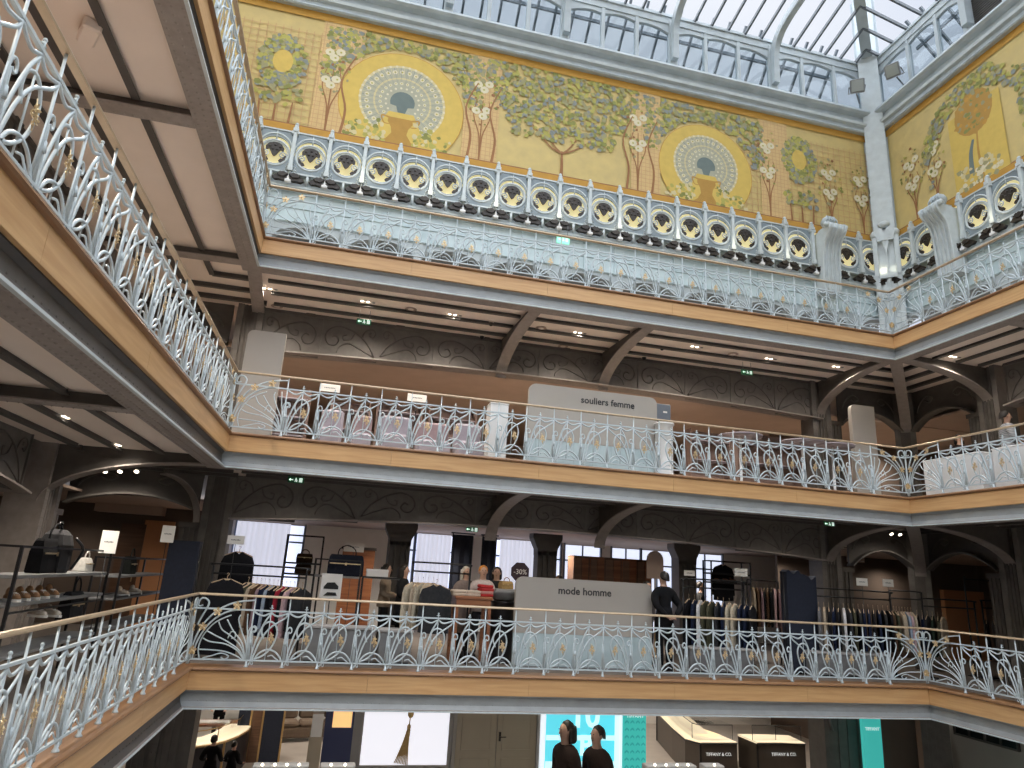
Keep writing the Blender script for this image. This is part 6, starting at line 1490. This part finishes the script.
for k,(px,py) in enumerate(((65,417),(118,445),(200,200),(120,60),(225,120))): 
    if k<2: cluster(f'recessed downlight in the left hand ceiling under the middle gallery, {["nearer the front","nearer the corner"][k]}',px,py,zl,EL,2,'y')
# hanging spot clusters at the two lower corners
def spot_lamp(label,px,py,Y,zc_,e=0):
    p=at(px,py,'y',Y); o=empty('spotlight',tuple(p)); tag(o,label,'spotlight','small spotlights under the middle gallery'); A=Matrix.Rotation(radians(-35),4,'X')
    mb=MB(); mb.lathe([(.001,0),(.05,0),(.055,.03),(.05,.14),(.02,.16)],10,(0,0,0),0,True,A); mb.build('housing',M['black'],o); mb=MB(); mb.lathe([(.001,-.006),(.046,-.006),(.046,.004)],10,(0,0,0),0,True,A); mb.build('lens',M['bulb'],o); mb=MB(); mb.tube([(0,0,.1),(0,0,zc_-p.z)],.01,5); mb.build('stem',M['black'],o)
    if e: spot((p.x,p.y-.1,p.z-.08),e)
for k,px in enumerate((105,120,136.5)): spot_lamp(f'small spotlight in the far left corner under the middle gallery, {ORD[k]} of three',px,471.5,2.4,zl,14)
for k,px in enumerate((891.5,900)): spot_lamp(f'small spotlight in the far right corner under the middle gallery, {ORD[k]} of two',px,534+k*.6,2.3,zl,14)
# domed cameras and round vents in the far ceiling
for k,(px,py) in enumerate(((491,322.5),(482,336),(662,347),(644,357),(518,351),(595,361))):
    p=at(px,py,'z',zu); o=empty('dome_camera',tuple(p)); tag(o,f'dark dome camera under the upper gallery, {["left of the left bracket, front","left of the left bracket, back","right of the right bracket, front","right of the right bracket, back","just right of the left bracket","just left of the right bracket"][k]}','camera','dome cameras')
    mb=MB(); mb.lathe([(.06,-.01),(.075,-.02),(.075,.0)],12); mb.build('ring',M['ceil'],o); mb=MB(); mb.ball((0,0,-.02),.055,.055,.07,10,6); mb.build('dome',M['black'],o)
for k,(px,py) in enumerate(((411,309),(541,328),(563,346),(733,354),(277,306))):
    p=at(px,py,'z',zu-.005); o=empty('ceiling_vent',tuple(p)); tag(o,f'round flush ceiling vent under the upper gallery, {ORD[k]} of five','vent','round ceiling vents'); mb=MB(); mb.lathe([(.12,0),(.13,-.01),(.001,-.012)],16); mb.build('grille',M['warmwall'],o); mb=MB(); mb.lathe([(.06,-.0),(.065,-.016),(.001,-.018)],12); mb.build('core',M['ceil'],o)
p=at(91,27,'z',Z[2]-.455); o=empty('ceiling_camera',tuple(p),radians(30)); tag(o,'pale box camera hanging from the left hand ceiling under the upper gallery','camera'); mb=MB(); mb.cbox(-.09,.09,-.17,.17,-.14,0.,.02); mb.build('housing',M['ceil'],o); mb=MB(); mb.tube([(0,.1,0),(0,.1,.1)],.03,6); mb.build('mount',M['joist'],o)
# added spots without fixtures, put in to brighten the rooms and ceilings
for y in(-9.5,-6.3,-2.1): spot((-1.4,y,zl-.15),260); spot((-1.4,y,zu-.15),380)
for x in(1,4,6.7,9.5,12.5): spot((x,1.4,zl-.15),70)
for x in(15.2,): spot((x,1.4,zl-.05),30); spot((x,-1.8,zl-.05),40); spot((x,-1.8,zu-.05),80)
for x in(-4,0.5,4,7.5,11,14.5,18): spot((x,5.,2.6),(330 if 0<x<12 else 60)); spot((x,4.8,Z[1]+2.35),230)
for x in(-1,3,7,10,13,17): spot((x,8.8,-.5),300); spot((x,13.5,-.5),260); spot((x,2.6,-.5),35)
for y in(-4,-10): spot((-5,y,2.6),50); spot((-5,y,Z[1]+2.3),90)

for i,x in enumerate(posts):
    if i%2 and x>0: l=light('POINT','leaf_lamp_glow',(x,WY-.42,10.62),2.2,(1,.88,.62),shadow_soft_size=.08)
for x in rposts[:5:2]: light('POINT','leaf_lamp_glow',(WX-.42,2.58-x,10.62),2.2,(1,.88,.62),shadow_soft_size=.08)
